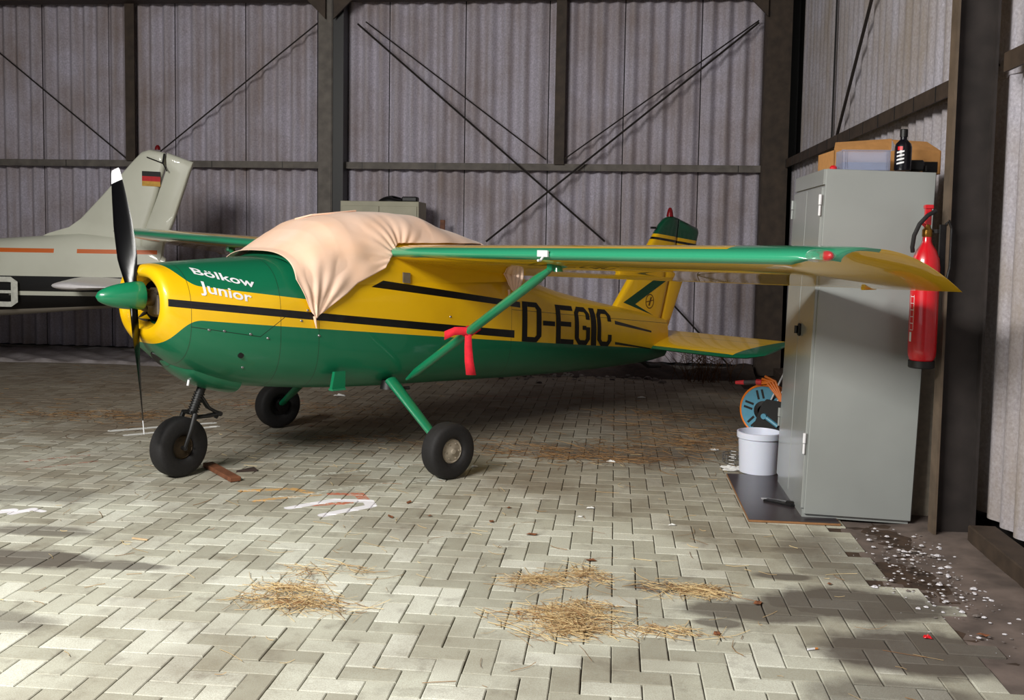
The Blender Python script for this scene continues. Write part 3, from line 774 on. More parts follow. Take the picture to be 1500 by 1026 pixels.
for side in (1, -1):
    tyre(.180, .135, .078, C(-.03, side*1.095, .180), C(.10*0, side, .10*0+.0), None, PL, hubm if side > 0 else M['dark_metal'])
    b = MB(); n = 10
    p0 = np.array(C(-.035, side*.47, .56)); p1 = np.array(C(-.03, side*1.04, .19))
    pts = [p0+(p1-p0)*i/n for i in range(n+1)]
    b.tube(pts, [.048-.016*i/n for i in range(n+1)], 14, flat=(1,.62)); obj('gear_leg', b, M['green'], PL, smooth=True)
    b = MB(); b.lathe([(.06,0),(.045,.06)], np.array(C(-.035, side*.44, .50)), (0,0,1), 14); b.tube([C(.0,side*.47,.5), C(.1,side*.5,.5)], .012, 8); obj('leg_fairing', b, M['black'], PL, smooth=True)
    b = MB(); b.tube([p1+(0,side*.02,0), np.array(C(-.03, side*1.09, .18))], .02, 10); b.lathe([(.055,0),(.055,.02)], C(-.03, side*1.015, .19), (0,-side,0), 18); obj('brake', b, M['dark_metal'], PL, smooth=True)
nw = bpy.data.objects.new('nose_gear', None); COL.objects.link(nw); nw.parent = PL
tyre(.19, .13, .075, C(-1.335, 0, .19), C(.25, 1, 0), None, PL, simple('nose_hub', (58,46,30), .5, metal=.4))
b = MB(); p0 = np.array(C(-1.155,0,.62)); p1 = np.array(C(-1.245,0,.40)); b.tube([p0,p1], .020, 12); b.tube([p0+(p1-p0)*.3, p1+(p1-p0)*.05], .028, 12)
for k in range(8): b.lathe([(.036,0),(.036,.008)], p0+(p1-p0)*(.45+.07*k), p1-p0, 14)
obj('strut', b, M['black'], nw, smooth=True)
b = MB()
for s_ in (-1, 1):
    b.tube([p1, np.array(C(-1.265, s_*.085, .395)), np.array(C(-1.30, s_*.095, .30)), np.array(C(-1.335, s_*.085, .19))], [.018,.017,.014,.012], 10)
b.tube([C(-1.335,-.095,.19), C(-1.335,.095,.19)], .014, 10)
obj('fork', b, M['black'], nw, smooth=True)
b = MB(); e = np.array(C(-1.07,0,.375))
for z0, m1 in ((.50, .42), (.365, .365)):
    for s_ in (-.022, .022):
        b.tube([C(-1.19 if z0 > .4 else -1.24, s_, z0), C(-1.14, s_, m1), e+(0,-s_,0)], .009, 8)
b.tube([e+(0,-.035,0), e+(0,.035,0)], .016, 10); b.tube([e, e+(-.02,0,-.03)], .014, 8)
obj('scissor_link', b, M['black'], nw, smooth=True)

# canvas cover over the canopy
ZT = ([-.99,-.93,-.86,-.749,-.673,-.571,-.466,-.36,-.2,-.026,.15,.33,.519,.714,.881,1.0,1.1,1.3],
      [1.405,1.412,1.42,1.452,1.50,1.578,1.636,1.672,1.697,1.712,1.712,1.698,1.632,1.575,1.535,1.47,1.41,1.33])
ZL = ([-.98,-.80,-.772,-.708,-.660,-.64,-.558,-.43,-.351,-.218,-.125,-.06,0.0,.86,.93,.98,1.047,1.093,1.13,1.2],
      [1.27,1.265,1.218,1.096,1.010,1.03,1.082,1.167,1.232,1.289,1.33,1.42,1.50,1.50,1.30,1.20,1.140,1.18,1.235,1.31])
def drape(a):
    zt_ = float(np.interp(a, *ZT)); zl = float(np.interp(a, *ZL)); f_ = min(1, max(0, (a+.98)/.25))
    zs = max(1.12, 1.0); out = []
    for i in range(60):
        th = i/59*PI/2; n = 3.0
        l = (.512+.008)*abs(sin(th))**(2/n); z = 1.16+(zt_-1.16)*abs(cos(th))**(2/n)
        out.append((l, z))
    for z in np.linspace(1.16, .95, 12)[1:]: out.append((.518, z))
    # never inside the fuselage shell
    res = []
    for l, z in out:
        zt2, zb2, w2, n2 = stat(a)
        if z <= zt2:
            s_ = S(a, z)
            if l < s_+.008: l = s_+.008
        res.append((l, z))
    pts = [p for p in res if p[1] >= zl]
    if len(pts) < len(res):
        q = res[len(pts)]; p = pts[-1] if pts else (0.0, zt_)
        tt = (p[1]-zl)/max(1e-6, p[1]-q[1]); pts.append((p[0]+(q[0]-p[0])*tt, zl))
    return pts
NU, NV = 260, 90
def half(a):
    pts = np.array(drape(a)); d = np.r_[0, np.cumsum(np.hypot(*np.diff(pts, axis=0).T))]
    s_ = np.linspace(0, d[-1], NV); return np.stack([np.interp(s_, d, pts[:,0]), np.interp(s_, d, pts[:,1])], 1)
us = -.80+1.945*np.linspace(0, 1, NU)
rows = [half(a) for a in us]
vs = []; 
for a, rw in zip(us, rows):
    line_ = []
    for side in (-1, 1):
        seq = rw[::-1] if side < 0 else rw[1:]
        for l, z in seq:
            off = 0.0; az = 0
            for (ca, cz, k, amp, reach) in ((-.66, .99, 21, .008, .36), (-.66, .99, 9, .006, .5), (1.047, 1.10, 24, .009, .2), (.0, 1.40, 19, .006, .22), (.0,1.40, 7, .004, .3)):
                da, dz = a-ca, z-cz; r_ = math.hypot(da, dz); an = math.atan2(dz, da)
                off += amp*sin(an*k+side*.7)*math.exp(-(r_/reach)**2)*min(1, r_/.08)*min(1, l/.3)
            off += .004*sin(a*23+z*11)+.003*sin(a*9-z*31)
            line_.append(C(a+.0, side*(l+max(off, -.006)*1.0+.006), z+off*.35))
    vs += line_
nv = len(rows[0])*2-1
fs = [(i*nv+j, (i+1)*nv+j, (i+1)*nv+j+1, i*nv+j+1) for i in range(NU-1) for j in range(nv-1)]
t = NT('peach_canvas'); P_ = t.coords(); n = t.noise(P_, 3, 4); f = t.noise(P_, 400, 2)
c = t.ramp(n, [(.3, s2l((248,204,172))), (.6, s2l((252,216,192))), (.8, s2l((253,222,200)))])
t.set(Base_Color=c, Roughness=.85, Sheen_Weight=.2); t.bump(f, .15, .001)
b = MB(); b.add(vs, fs)
# hem rope along the windscreen edge and knotted corner tails
cov = obj('canvas_cover', b, t.m, None, smooth=True, sharp=80)
cov.location = (-1.836, 6.984, 0); cov.rotation_euler = (0,0,ANG)
md = cov.modifiers.new('thickness', 'SOLIDIFY'); md.thickness = .004; md.offset = 1
tag(cov, 'peach coloured canvas cover draped over the cockpit of the green and yellow aeroplane', 'cover')
for side in (1, -1):
    for (a, z, dz, da) in ((-.66,1.015,-.065,.012),(1.047,1.145,-.04,-.01)):
        l = S(a, z)+.012; b = MB(); b.tube([C(a, side*l, z+.012), C(a+da*.3, side*(l+.006), z+dz*.4), C(a+da, side*(l+.004), z+dz)], [.010,.008,.003], 6)
        obj('corner_tie', b, t.m, cov, smooth=True)
b = MB(); b.tube([C(a, side_, z) for a, side_, z in [(-.45,-.1,1.652),(-.38,.0,1.682),(-.25,.04,1.697),(-.12,.02,1.712),(-.02,0,1.722)]], .006, 6); obj('hem_fold', b, t.m, cov, smooth=True)

# red ribbon on the near strut
rb = thing('warning_ribbon', 'red cloth ribbon tied round the near wing strut, one end hanging down', 'ribbon', (-1.836, 6.984, 0), ANG)
def strutp(l): 
    q = (l-.49)/(1.98-.49); return np.array([.085*(1-q), -l, .56+(zle(1.98)-.075-.56)*q])
c0 = strutp(1.19)
def ribbon(pts, w, side_dir):
    vs = []; 
    for p, ww in zip(pts, w): vs += [np.array(p)-np.array(side_dir)*ww, np.array(p)+np.array(side_dir)*ww]
    n = len(pts); return MB().add(vs, [(2*i, 2*i+1, 2*i+3, 2*i+2) for i in range(n-1)])
V = np.array([.5,-.85,0])
cl_ = (c0+np.array([-.0,-.035,0]))
b = ribbon([cl_+np.array(C(-.14,-.10,-.02)), cl_+np.array(C(-.09,-.06,.01)), cl_+np.array(C(-.04,-.02,.012)), cl_, cl_+np.array(C(.05,.03,.035))], [.028,.026,.024,.022,.018], (0,0,1))
o = obj('tied_band', b, M['red_cloth'], rb, smooth=True); o.modifiers.new('t','SOLIDIFY').thickness = .004
b = ribbon([cl_+np.array(C(-.02,-.01,.0)), cl_+np.array(C(-.018,-.01,-.09)), cl_+np.array(C(-.01,-.01,-.18)), cl_+np.array(C(.0,.0,-.27))], [.020,.024,.028,.032], (.72,-.69,0))
o = obj('hanging_strip', b, M['red_cloth'], rb, smooth=True); o.modifiers.new('t','SOLIDIFY').thickness = .004
b = MB(); b.tube([c0-(0,.0,0)+np.array(C(.0,-.02,-.015)), c0+np.array(C(.0,.02,.025))], .036, 12, flat=(1,.75)); obj('knot', b, M['red_cloth'], rb, smooth=True)

# ------------------------------------------------------------------ white aeroplane at the left, only its tail shows
YC = 10.0
CE = thing('touring_aircraft', 'white aeroplane with an orange and black stripe, only its tail seen at the left edge', 'aeroplane', (-6.0, YC, 0), 0)
def cx(x): return x+6.0
t = NT('white_livery'); P_ = t.coords(); sx = t.n('ShaderNodeSeparateXYZ'); t.l(P_, sx.inputs[0]); X, Y, Z = sx.outputs
wc, oc, bc, gc = s2l((206,207,192)), s2l((206,100,34)), s2l((6,5,6)), s2l((150,142,130))
n = t.noise(P_, 2.2, 4); c = t.mix(t.ramp(n, [(.45,0.0),(.8,.3)]), wc, s2l((170,168,150)))
c = t.mix(AND(t.math('LESS_THAN', t.math('ABSOLUTE', t.math('SUBTRACT', Z, 1.342)), .022), t.math('LESS_THAN', X, 1.24), t.math('GREATER_THAN', t.math('ABSOLUTE', t.math('SUBTRACT', X, .30)), .12)), c, oc)
c = t.mix(t.math('LESS_THAN', Z, 1.075), c, bc)
c = t.mix(AND(t.math('LESS_THAN', t.math('ABSOLUTE', t.math('SUBTRACT', Z, .895)), .022), t.math('GREATER_THAN', X, -.29)), c, wc)
c = t.mix(t.math('LESS_THAN', Z, t.math('ADD', .705, t.math('MULTIPLY', t.math('ADD', X, .54), .055))), c, gc)
t.set(Base_Color=c, Roughness=.45, Coat_Weight=.4); M['white_livery'] = t.m
SC_ = [(-5.2,1.75,.55,.50),(-5.0,1.95,.52,.53),(-4.4,2.10,.50,.55),(-3.4,2.05,.50,.55),(-2.8,1.72,.51,.50),(-2.2,1.52,.53,.42),(-1.4,1.475,.57,.34),(-.53,1.462,.635,.26),(0,1.50,.68,.205),(.4,1.53,.72,.16),(.8,1.50,.75,.11),(1.15,1.40,.82,.06),(1.32,1.28,.90,.03)]
b = MB(); rr = []
for x, zt, zb, w in SC_:
    zc, h = (zt+zb)/2, (zt-zb)/2; rr.append([(x, math.copysign(abs(sin(q))**.75, sin(q))*w, zc+math.copysign(abs(cos(q))**.75, cos(q))*h) for q in np.linspace(0, 2*PI, 41)[:-1]])
b.rings(rr); obj('fuselage', b, M['white_livery'], CE, smooth=True, sharp=50)
def pp(x, y, Y=YC):
    p = wall_xz(x, y, Y); return (p[0]+6.0, p[2])
def plate2(poly, thick):
    cx_ = sum(p[0] for p in poly)/len(poly); cz = sum(p[1] for p in poly)/len(poly)
    return MB().rings([[(cx_+(p[0]-cx_)*s_, h_*thick/2, cz+(p[1]-cz)*s_) for p in poly] for (s_, h_) in ((.88,-1),(.96,-.8),(.99,-.4),(1,0),(.99,.4),(.96,.8),(.88,1))])
fin = [pp(*q) for q in [(60,348),(95,338),(118,322),(150,288),(200,232),(210,222),(221,219),(243,224),(244,238),(230,290),(210,352),(210,380),(100,380)]]
obj('fin', plate2(fin, .09), M['white_livery'], CE, smooth=True, sharp=50)
rud = [pp(*q) for q in [(246,224),(284,238),(279,252),(255,325),(240,362),(236,392),(208,392),(208,352),(231,290),(247,240)]]
obj('rudder', plate2(rud, .07), M['white_livery'], CE, smooth=True, sharp=50)
b = MB(); q = pp(231, 219); b.lathe([(.03,0),(.026,.03),(.01,.05)], (q[0], 0, q[1]-.005), (0,0,1), 12); obj('beacon', b, simple('beacon_red', (104,16,20), .3), CE, smooth=True)
b = MB(); q0 = pp(219, 231); q1 = pp(243, 240); q2 = pp(251, 252); b.tube([(q0[0],-.06,q0[1]),(q1[0],-.07,q1[1]),(q2[0],-.1,q2[1])], .006, 6); q3 = pp(244,226); b.tube([(q1[0],-.07,q1[1]),(q3[0],-.05,q3[1])], .010, 6); obj('aerial', b, M['dark_metal'], CE)
for k, colr in enumerate(((20,18,18),(186,24,32),(196,150,60))):
    (x0, z0), (x1, z1) = pp(211, 251), pp(238, 273); zz = z0+(z1-z0)/3*k; b = MB()
    b.add([(x0,-.0475,zz),(x1,-.0475,zz-.008),(x1,-.0475,zz-.008+(z1-z0)/3),(x0,-.0475,zz+(z1-z0)/3)], [(0,1,2,3)])
    obj('flag_stripe', b, simple('flag_%d' % k, colr, .5), CE, fix=False)
for s_ in (-1, 1):
    b = MB(); rr = []
    for y, a0, a1, k in ((.05,.30,1.2,1),(.8,.58,1.36,.9),(1.1,.70,1.42,.85),(1.17,.75,1.40,.6),(1.2,.86,1.34,.25)):
        rr.append([(a0+(a1-a0)*(1-cos(q))/2, s_*y, 1.03+.055*k*sin(q)*(1.25-(1-cos(q))/2)) for q in np.linspace(0,2*PI,25)[:-1]])
    b.rings(rr); obj('tailplane', b, simple('tailplane_silver', (232,228,230), .3, metal=.1, var=.04), CE, smooth=True, sharp=60)
b = MB()
def mpB(x, y): 
    (x0, z0), (x1, z1) = pp(-15, 449, 9.72), pp(25, 406, 9.72); X_ = x0+x*(x1-x0); return (X_, -(.262+.0)-.012-max(0, .0), z0+y*(z1-z0))
b2 = MB(); quads(b2, glyph('B', .24, .17), lambda x, y: mpB(x, y), 2, 3); obj('letter', b2, simple('letter_white', (206,206,196), .5), CE, fix=False)
for x, y in ((-3.9,-1.05),(-3.9,1.05)):
    b = MB(); b.tube([(-3.9, y*.4, .62), (-3.9, y*.95, .24)], .035, 10); obj('gear_leg', b, M['alu'], CE, smooth=True)
    b = MB(); b.lathe([(.09,-.06),(.18,-.07),(.21,-.04),(.215,0),(.21,.04),(.18,.07),(.09,.06)], (-3.9, y, .215), (0,1,0), 32); obj('wheel', b, M['rubber'], CE, smooth=True)

# ------------------------------------------------------------------ tall cabinet at the right
t = NT('cabinet_grey'); P_ = t.coords(); n = t.noise(P_, 2, 3)
c = t.ramp(n, [(.3, s2l((146,150,148))), (.7, s2l((156,160,158)))]); t.set(Base_Color=c, Roughness=.3, Coat_Weight=.35, Coat_Roughness=.12); M['cabinet'] = t.m
CAB = thing('steel_cabinet', 'tall light grey steel cabinet with two narrow doors standing beside the fire extinguisher', 'cabinet', (1.655, 5.6, -.002))
CAB.rotation_euler = (0, math.radians(1.55), 0)
cw, cd_, chh = .59, .865, 1.935        # x depth, y width, height ; local x from -cw..0
b = MB(); b.box((-cw+.012, 0, .02), (0, cd_, chh), ch=.004); b.box((-cw+.004, .02, 0), (-.01, cd_-.02, .05)); obj('body', b, M['cabinet'], CAB)
b = MB(); b.box((-cw, .006, chh-.085), (-cw+.016, cd_-.006, chh-.002)); obj('top_rail', b, M['cabinet'], CAB)
for k in (0, 1):
    y0 = .010+k*(cd_/2-.004); b = MB(); b.box((-cw-.004, y0, .05), (-cw+.014, y0+cd_/2-.012, chh-.10), ch=.003); d = obj('door', b, M['cabinet'], CAB)
    yh = .004 if k == 0 else cd_-.004
    for z in (.36, 1.68):
        b = MB(); b.tube([(-cw-.010, yh, z), (-cw-.010, yh, z+.055)], .007, 8); b.tube([(-cw-.010, yh, z+.06), (-cw-.010, yh, z+.115)], .009, 8); obj('hinge', b, M['white'] if k == 0 else M['cabinet'], d)
    if k == 0:
        b = MB(); b.box((-cw-.02, y0+cd_/2-.10, .985), (-cw-.004, y0+cd_/2-.06, 1.06), ch=.006); b.tube([(-cw-.03, y0+cd_/2-.08, 1.0), (-cw-.03, y0+cd_/2-.08, 1.045)], .010, 8); obj('handle', b, M['black'], d, label='small black twist handle')
TOPZ = 1.953
# things on top of the tall cabinet
X0 = 1.10
CB = thing('cardboard_box', 'open brown cardboard box with raised flaps on top of the tall cabinet', 'box', (1.52, 6.10, TOPZ-.006), .05)
crd = simple('cardboard', (184,132,76), .85, var=.08)
b = MB(); w2, d2, hh = .30, .18, .13
for p in (((-w2,-d2,0),(w2,-d2+.006,hh)),((-w2,d2-.006,0),(w2,d2,hh)),((-w2,-d2,0),(-w2+.006,d2,hh)),((w2-.006,-d2,0),(w2,d2,hh)),((-w2,-d2,0),(w2,d2,.006))): b.box(*p)
obj('carton', b, crd, CB)
b = MB(); b.prism([(-w2,-d2,hh),(.02,-d2,hh),(.05,-d2+.09,hh+.075),(-w2+.03,-d2+.09,hh+.05)], (0,.005,.003)); obj('flap', b, crd, CB)
b = MB(); b.prism([(.06,-d2,hh),(w2,-d2,hh),(w2-.05,-d2+.09,hh+.06),(.05,-d2+.09,hh+.07)], (0,.005,.003)); obj('flap', b, crd, CB)
b = MB(); b.box((w2-.10,-d2-.004,.01),(w2-.02,-d2,.07)); obj('dark_panel', b, M['black'], CB)
PB = thing('plastic_tub', 'clear plastic tub half full of blue stuff standing at the front of the tall cabinet', 'tub', (1.352, 5.745, TOPZ-.008))
t = NT('tub_plastic'); t.set(Base_Color=s2l((196,200,220)), Roughness=.25, Transmission_Weight=.5, Alpha=.6); M['tub'] = t.m
b = MB(); w2, d2, hh = .128, .08, .112
for p in (((-w2,-d2,0),(w2,-d2+.003,hh)),((-w2,d2-.003,0),(w2,d2,hh)),((-w2,-d2,0),(-w2+.003,d2,hh)),((w2-.003,-d2,0),(w2,d2,hh)),((-w2,-d2,0),(w2,d2,.003))): b.box(*p)
for xx in (-w2+.012, -w2+.022, w2-.014, w2-.024): b.box((xx,-d2-.003,0),(xx+.004,-d2,hh))
b.box((-w2-.004,-d2-.004,hh-.006),(w2+.004,-d2,hh)); obj('tub', b, M['tub'], PB)
b = MB(); b.box((-w2+.008,-d2+.006,.004),(w2-.008,d2-.006,.045)); obj('contents', b, simple('blue_stuff', (110,144,184), .7), PB)
BT = thing('oil_bottle', 'black bottle with a white printed label on top of the tall cabinet', 'bottle', (1.555, 5.70, TOPZ-.004))
b = MB(); b.lathe([(.043,0),(.045,.008),(.045,.125),(.040,.145),(.018,.168),(.018,.185)], (0,0,0), (0,0,1), 24); obj('bottle_body', b, simple('bottle_black', (16,15,22), .25), BT, smooth=True)
b = MB(); b.lathe([(.021,.183),(.021,.222),(.018,.225)], (0,0,0), (0,0,1), 20); obj('cap', b, M['black'], BT, smooth=True)
b = MB()
for i, z in enumerate((.03,.05,.07,.09)):
    b.grid(lambda u, v, z=z: (.0458*cos(-2.6+u*.9), .0458*sin(-2.6+u*.9), z+v*.009+u*.008), 6, 2)
b.grid(lambda u, v: (.0458*cos(-2.5+u*.6), .0458*sin(-2.5+u*.6), .108+v*.02), 5, 2, 1)
obj('printed_label', b, [M['white'], M['red']], BT, fix=False)
b = MB(); b.box((-.05,-.04,0),(.04,.05,.06), ch=.01); b.box((.045,-.03,0),(.055,.0,.03)); tag(obj('dark_block', b, M['black'], None, (1.645, 5.78, TOPZ-.002)), 'dark low block beside the bottle at the right end of the cabinet top', 'block')
b = MB(); b.lathe([(.02,0),(.02,.012),(.012,.02)], (0,0,0), (0,0,1), 14); tag(obj('red_cap', b, M['red'], None, (1.19, 5.72, TOPZ+.001)), 'small red cap lying at the left end of the cabinet top', 'button')  # a loose red cap on the cabinet top

# fire extinguisher on the column
EX = thing('fire_extinguisher', 'red fire extinguisher with a black hose hung on the steel column', 'extinguisher', (1.618, 5.42, .93))
b = MB(); b.lathe([(.02,0),(.058,.004),(.069,.03),(.071,.06),(.071,.50),(.066,.54),(.05,.585),(.030,.615),(.024,.63),(.022,.66)], (0,0,0), (0,0,1), 36); b.lathe([(.0725,.10),(.0725,.104)], (0,0,0), (0,0,1), 36)
obj('cylinder', b, M['red'], EX, smooth=True)
b = MB(); b.lathe([(.062,-.035),(.066,-.03),(.066,.004),(.04,.008)], (0,0,0), (0,0,1), 28); obj('base_ring', b, M['black'], EX, smooth=True)
b = MB(); b.lathe([(.024,.655),(.026,.66),(.026,.69),(.018,.70),(.015,.72)], (0,0,0), (0,0,1), 16); obj('valve', b, M['brass'], EX, smooth=True)
b = MB(); b.box((-.016,-.014,.715),(.016,.014,.815), ch=.004); b.box((-.02,-.02,.80),(.024,.02,.822), ch=.004); b.tube([(0,0,.70),(-.03,-.01,.725)], .008, 8); obj('carry_handle', b, M['red'], EX)
b = MB(); pts = [(.03,-.03,.79),(-.015,-.045,.765),(-.055,-.05,.72),(-.078,-.045,.66),(-.082,-.035,.60),(-.076,-.025,.575)]
sp = []
for i in range(len(pts)-1):
    for q in (0,.33,.66): sp.append(np.array(pts[i])*(1-q)+np.array(pts[i+1])*q)
b.tube(sp+[pts[-1]], .011, 10); b.tube([(.0,0,.685),(.055,.01,.685)], .006, 6); b.lathe([(.014,0),(.014,.02)], (.045,0,.675), (0,0,1), 10); obj('hose', b, M['rubber'], EX, smooth=True)
b = MB()
for z in (.20,.235,.27,.305,.34,.165): b.grid(lambda u, v, z=z: (.0716*cos(-2.95+u*.35), .0716*sin(-2.95+u*.35), z+v*.003), 6, 2)
b.grid(lambda u, v: (.0716*cos(-3.0+u*.03), .0716*sin(-3.0+u*.03), .17+v*.18), 2, 4)
b.grid(lambda u, v: (.0716*cos(-2.62+u*.03), .0716*sin(-2.62+u*.03), .17+v*.18), 2, 4)
b.grid(lambda u, v: (.0718*cos(-2.98+u*.25), .0718*sin(-2.98+u*.25), .105+v*.05), 5, 2)
obj('printed_label', b, M['white'], EX, fix=False)
b = MB(); b.box((.066,.0,.40),(.098,.02,.72)); b.tube([(.085,-.02,.72),(.10,-.02,.74),(.115,-.02,.70),(.115,-.02,.5),(.10,-.02,.42)], .007, 8); obj('wall_bracket', b, M['dark_metal'], EX)

# board under the cabinet, bucket, cable reel and oddments
b = MB(); b.box((.765, 5.512, .001), (1.26, 6.62, .012), 1); b.box((.768, 5.515, .012), (1.257, 6.617, .0135), 0)
tag(obj('floor_board', b, [simple('film_face', (52,44,48), .28, var=.2, scale=6), simple('plywood_edge', (150,108,70), .7)]), 'dark smooth board lying on the pavers under the tall cabinet and white bucket', 'board')
BK = thing('bucket', 'white plastic bucket beside the cabinet on the dark board', 'bucket', (.985, 6.72, .013))
t = NT('bucket_white'); t.set(Base_Color=s2l((226,228,244)), Roughness=.35, Subsurface_Weight=.1); M['bucket'] = t.m
b = MB(); b.lathe([(.118,.002),(.125,0),(.138,.255),(.143,.257),(.143,.232),(.147,.232),(.147,.270),(.138,.272),(.134,.255),(.120,.012),(.0,.010)], (0,0,0), (0,0,1), 48); obj('pail', b, M['bucket'], BK, smooth=True, sharp=40)
b = MB(); b.tube([(.148*cos(q), .148*sin(q), .235-.03*abs(sin(q))) for q in np.linspace(-.2, PI+.2, 18)], .003, 6); obj('bail', b, M['alu'], BK)
RL = thing('cable_reel', 'blue cable reel wound with orange cable behind the white bucket', 'reel', (1.10, 7.12, 0))
fr = np.array([-.50, -.866, 0]); rc = np.array([-.01, 0, .365])
blue = simple('reel_blue', (86,150,176), .45, var=.06)
for s_, nm in ((.05, 'front_flange'), (-.05, 'rear_flange')):
    b = MB(); b.lathe([(.055,s_-.004),(.166,s_-.004),(.171,s_),(.166,s_+.004),(.055,s_+.004)], rc, fr, 48, closed=True); fl_ = obj(nm, b, blue, RL, smooth=True)
    if s_ > 0:
        sd = np.cross(fr, (0,0,1)); sd /= np.linalg.norm(sd)
        for k in range(6):
            q = 2*PI*k/6+.25
            for dq in (-.085, .085):
                d = sd*cos(q)+np.array([0,0,1])*sin(q); pr_ = -sd*sin(q)+np.array([0,0,1])*cos(q)
                p0_ = rc+fr*(s_+.0045)+d*.085+pr_*dq*.22; p1_ = rc+fr*(s_+.0045)+d*.15+pr_*dq*.22
                b = MB(); b.prism([p0_-pr_*.008, p1_-pr_*.008, p1_+pr_*.008, p0_+pr_*.008], fr*.001); obj('slot', b, M['black'], fl_)
b = MB(); b.lathe([(.07,-.046),(.07,.07),(.04,.075),(.038,.05)], rc, fr, 32); obj('drum', b, M['black'], RL, smooth=True)
orange = simple('orange_cable', (236,124,20), .45, var=.06)
b = MB()
for k in range(5): b.lathe([(.178+.009*cos(q), -.04+.02*k+.009*sin(q)) for q in np.linspace(0,2*PI,9)[:-1]], rc, fr, 48, closed=True)
sd = np.cross(fr, (0,0,1)); sd /= np.linalg.norm(sd); sd = -sd if sd[0] < 0 else sd
for k in range(4):
    b.tube([rc+sd*(-.06+.02*k)+fr*.06+np.array((0,0,.185+.02*k)), rc+sd*(.02+.02*k)+fr*.07+np.array((0,0,.20+.006*k)), rc+sd*(.10+.01*k)+fr*.08+np.array((0,0,.12)), rc+sd*(.17+.01*k)+fr*.08+np.array((0,0,.02))], .009, 8)
obj('cable', b, orange, RL, smooth=True)
b = MB(); pp0 = rc+sd*(-.05)+fr*.06+np.array((0,0,.20)); b.tube([pp0, pp0-sd*.10+np.array((0,0,-.012))], .016, 12); obj('plug', b, simple('plug_grey', (70,64,66), .6), RL, smooth=True)
pr2 = simple('plug_red', (214,54,60), .5)
b = MB(); b.tube([pp0+sd*.03, pp0-sd*.01], .020, 12); obj('plug_collar', b, pr2, RL, smooth=True)
b = MB(); b.tube([pp0-sd*.10+np.array((0,0,-.012)), pp0-sd*.165+np.array((0,0,-.02))], [.017,.013], 12); obj('plug_end', b, pr2, RL, smooth=True)
b = MB(); b.prism([rc+fr*.085+p_ for p_ in (sd*(-.07)+np.array((0,0,-.14)), sd*.0+np.array((0,0,.06)), sd*.03+np.array((0,0,.09)), sd*.16+np.array((0,0,.08)), sd*.16+np.array((0,0,-.14)))], fr*.01); obj('side_plate', b, M['black'], RL)
b = MB(); b.tube([rc+fr*.10+sd*.02+np.array((0,0,-.03)), rc+fr*.10+sd*.12+np.array((0,0,-.09))], .014, 10); b.tube([rc+fr*.09+sd*.02+np.array((0,0,-.03)), rc+fr*.115+sd*.02+np.array((0,0,-.03))], .02, 12); obj('crank', b, blue, RL, smooth=True)
b = MB()
for s_ in (0, .05): b.tube([rc+fr*.07+sd*(.03+s_)+np.array((0,0,.03)), rc+fr*.07+sd*(.20+s_)+np.array((0,0,.42))], .006, 8)
for s_ in (-.07,.07):
    b.tube([rc+fr*s_, rc+fr*s_+sd*.14+np.array((0,0,-.36))], .010, 8); b.tube([rc+fr*s_, rc+fr*s_-sd*.12+np.array((0,0,-.36))], .010, 8)
obj('frame', b, M['white'], RL, smooth=True)
# crumpled rag, wire basket, black scraper
def crumple(name, c, rx, ry, h, mat, seed, label, cat, group=None, nu=14, nv=14):
    r_ = random.Random(seed); ph = [r_.uniform(0,6) for _ in range(8)]
    def fn(u, v):
        x, y = (u-.5)*2, (v-.5)*2; e = max(0, 1-max(abs(x),abs(y))**3)
        rr_ = 1+.18*sin(3*math.atan2(y, x)+ph[0])+.1*sin(5*math.atan2(y, x)+ph[1])
        return (x*rx*rr_, y*ry*rr_, .002+h*e*(.5+.3*sin(x*5+ph[2]+y*3)+.2*sin(y*9+ph[3]-x*4)))
    b = MB(); b.grid(fn, nu, nv); o = obj(name, b, mat, None, (c[0], c[1], .002), smooth=True, sharp=30, fix=False); o.modifiers.new('t', 'SOLIDIFY').thickness = .0015
    return tag(o, label, cat, group)
paper = simple('paper_white', (222,222,220), .8, var=.06)
crumple('rag', (.83, 6.80), .075, .05, .025, paper, 3, 'crumpled white rag lying at the left foot of the bucket', 'rag')
b = MB()
for z in (.01,.035,.06): b.tube([(.10*cos(q)*.7, .10*sin(q), z) for q in np.linspace(0, 2*PI, 13)], .003, 6)
for q in np.linspace(0, 2*PI, 9)[:-1]: b.tube([(.07*cos(q), .10*sin(q), .005), (.07*cos(q), .10*sin(q), .065)], .0025, 6)
tag(obj('wire_basket', b, M['alu'], None, (.85, 7.02, 0)), 'small low wire basket behind the white rag and bucket', 'basket')
b = MB(); b.prism([(0,0,.001),(.17,-.055,.001),(.2,-.035,.001),(.17,.0,.001),(.02,.03,.001)], (0,0,.012)); b.box((.13,-.02,.001),(.25,.015,.022), ch=.005)
tag(obj('scraper', b, [M['dark_metal']], None, (.905, 5.93, .012)), 'dark metal scraper lying on the dark board before the cabinet', 'tool').rotation_euler = (0,0,-.35)
b = MB(); b.prism([(0,0,.001),(.15,.0,.001),(.17,.015,.001),(.02,.02,.001)], (0,0,.006)); tag(obj('light_strip', b, M['alu'], None, (.90, 5.99, .012)), 'thin pale metal strip lying beside the dark scraper', 'strip').rotation_euler = (0,0,-.4)
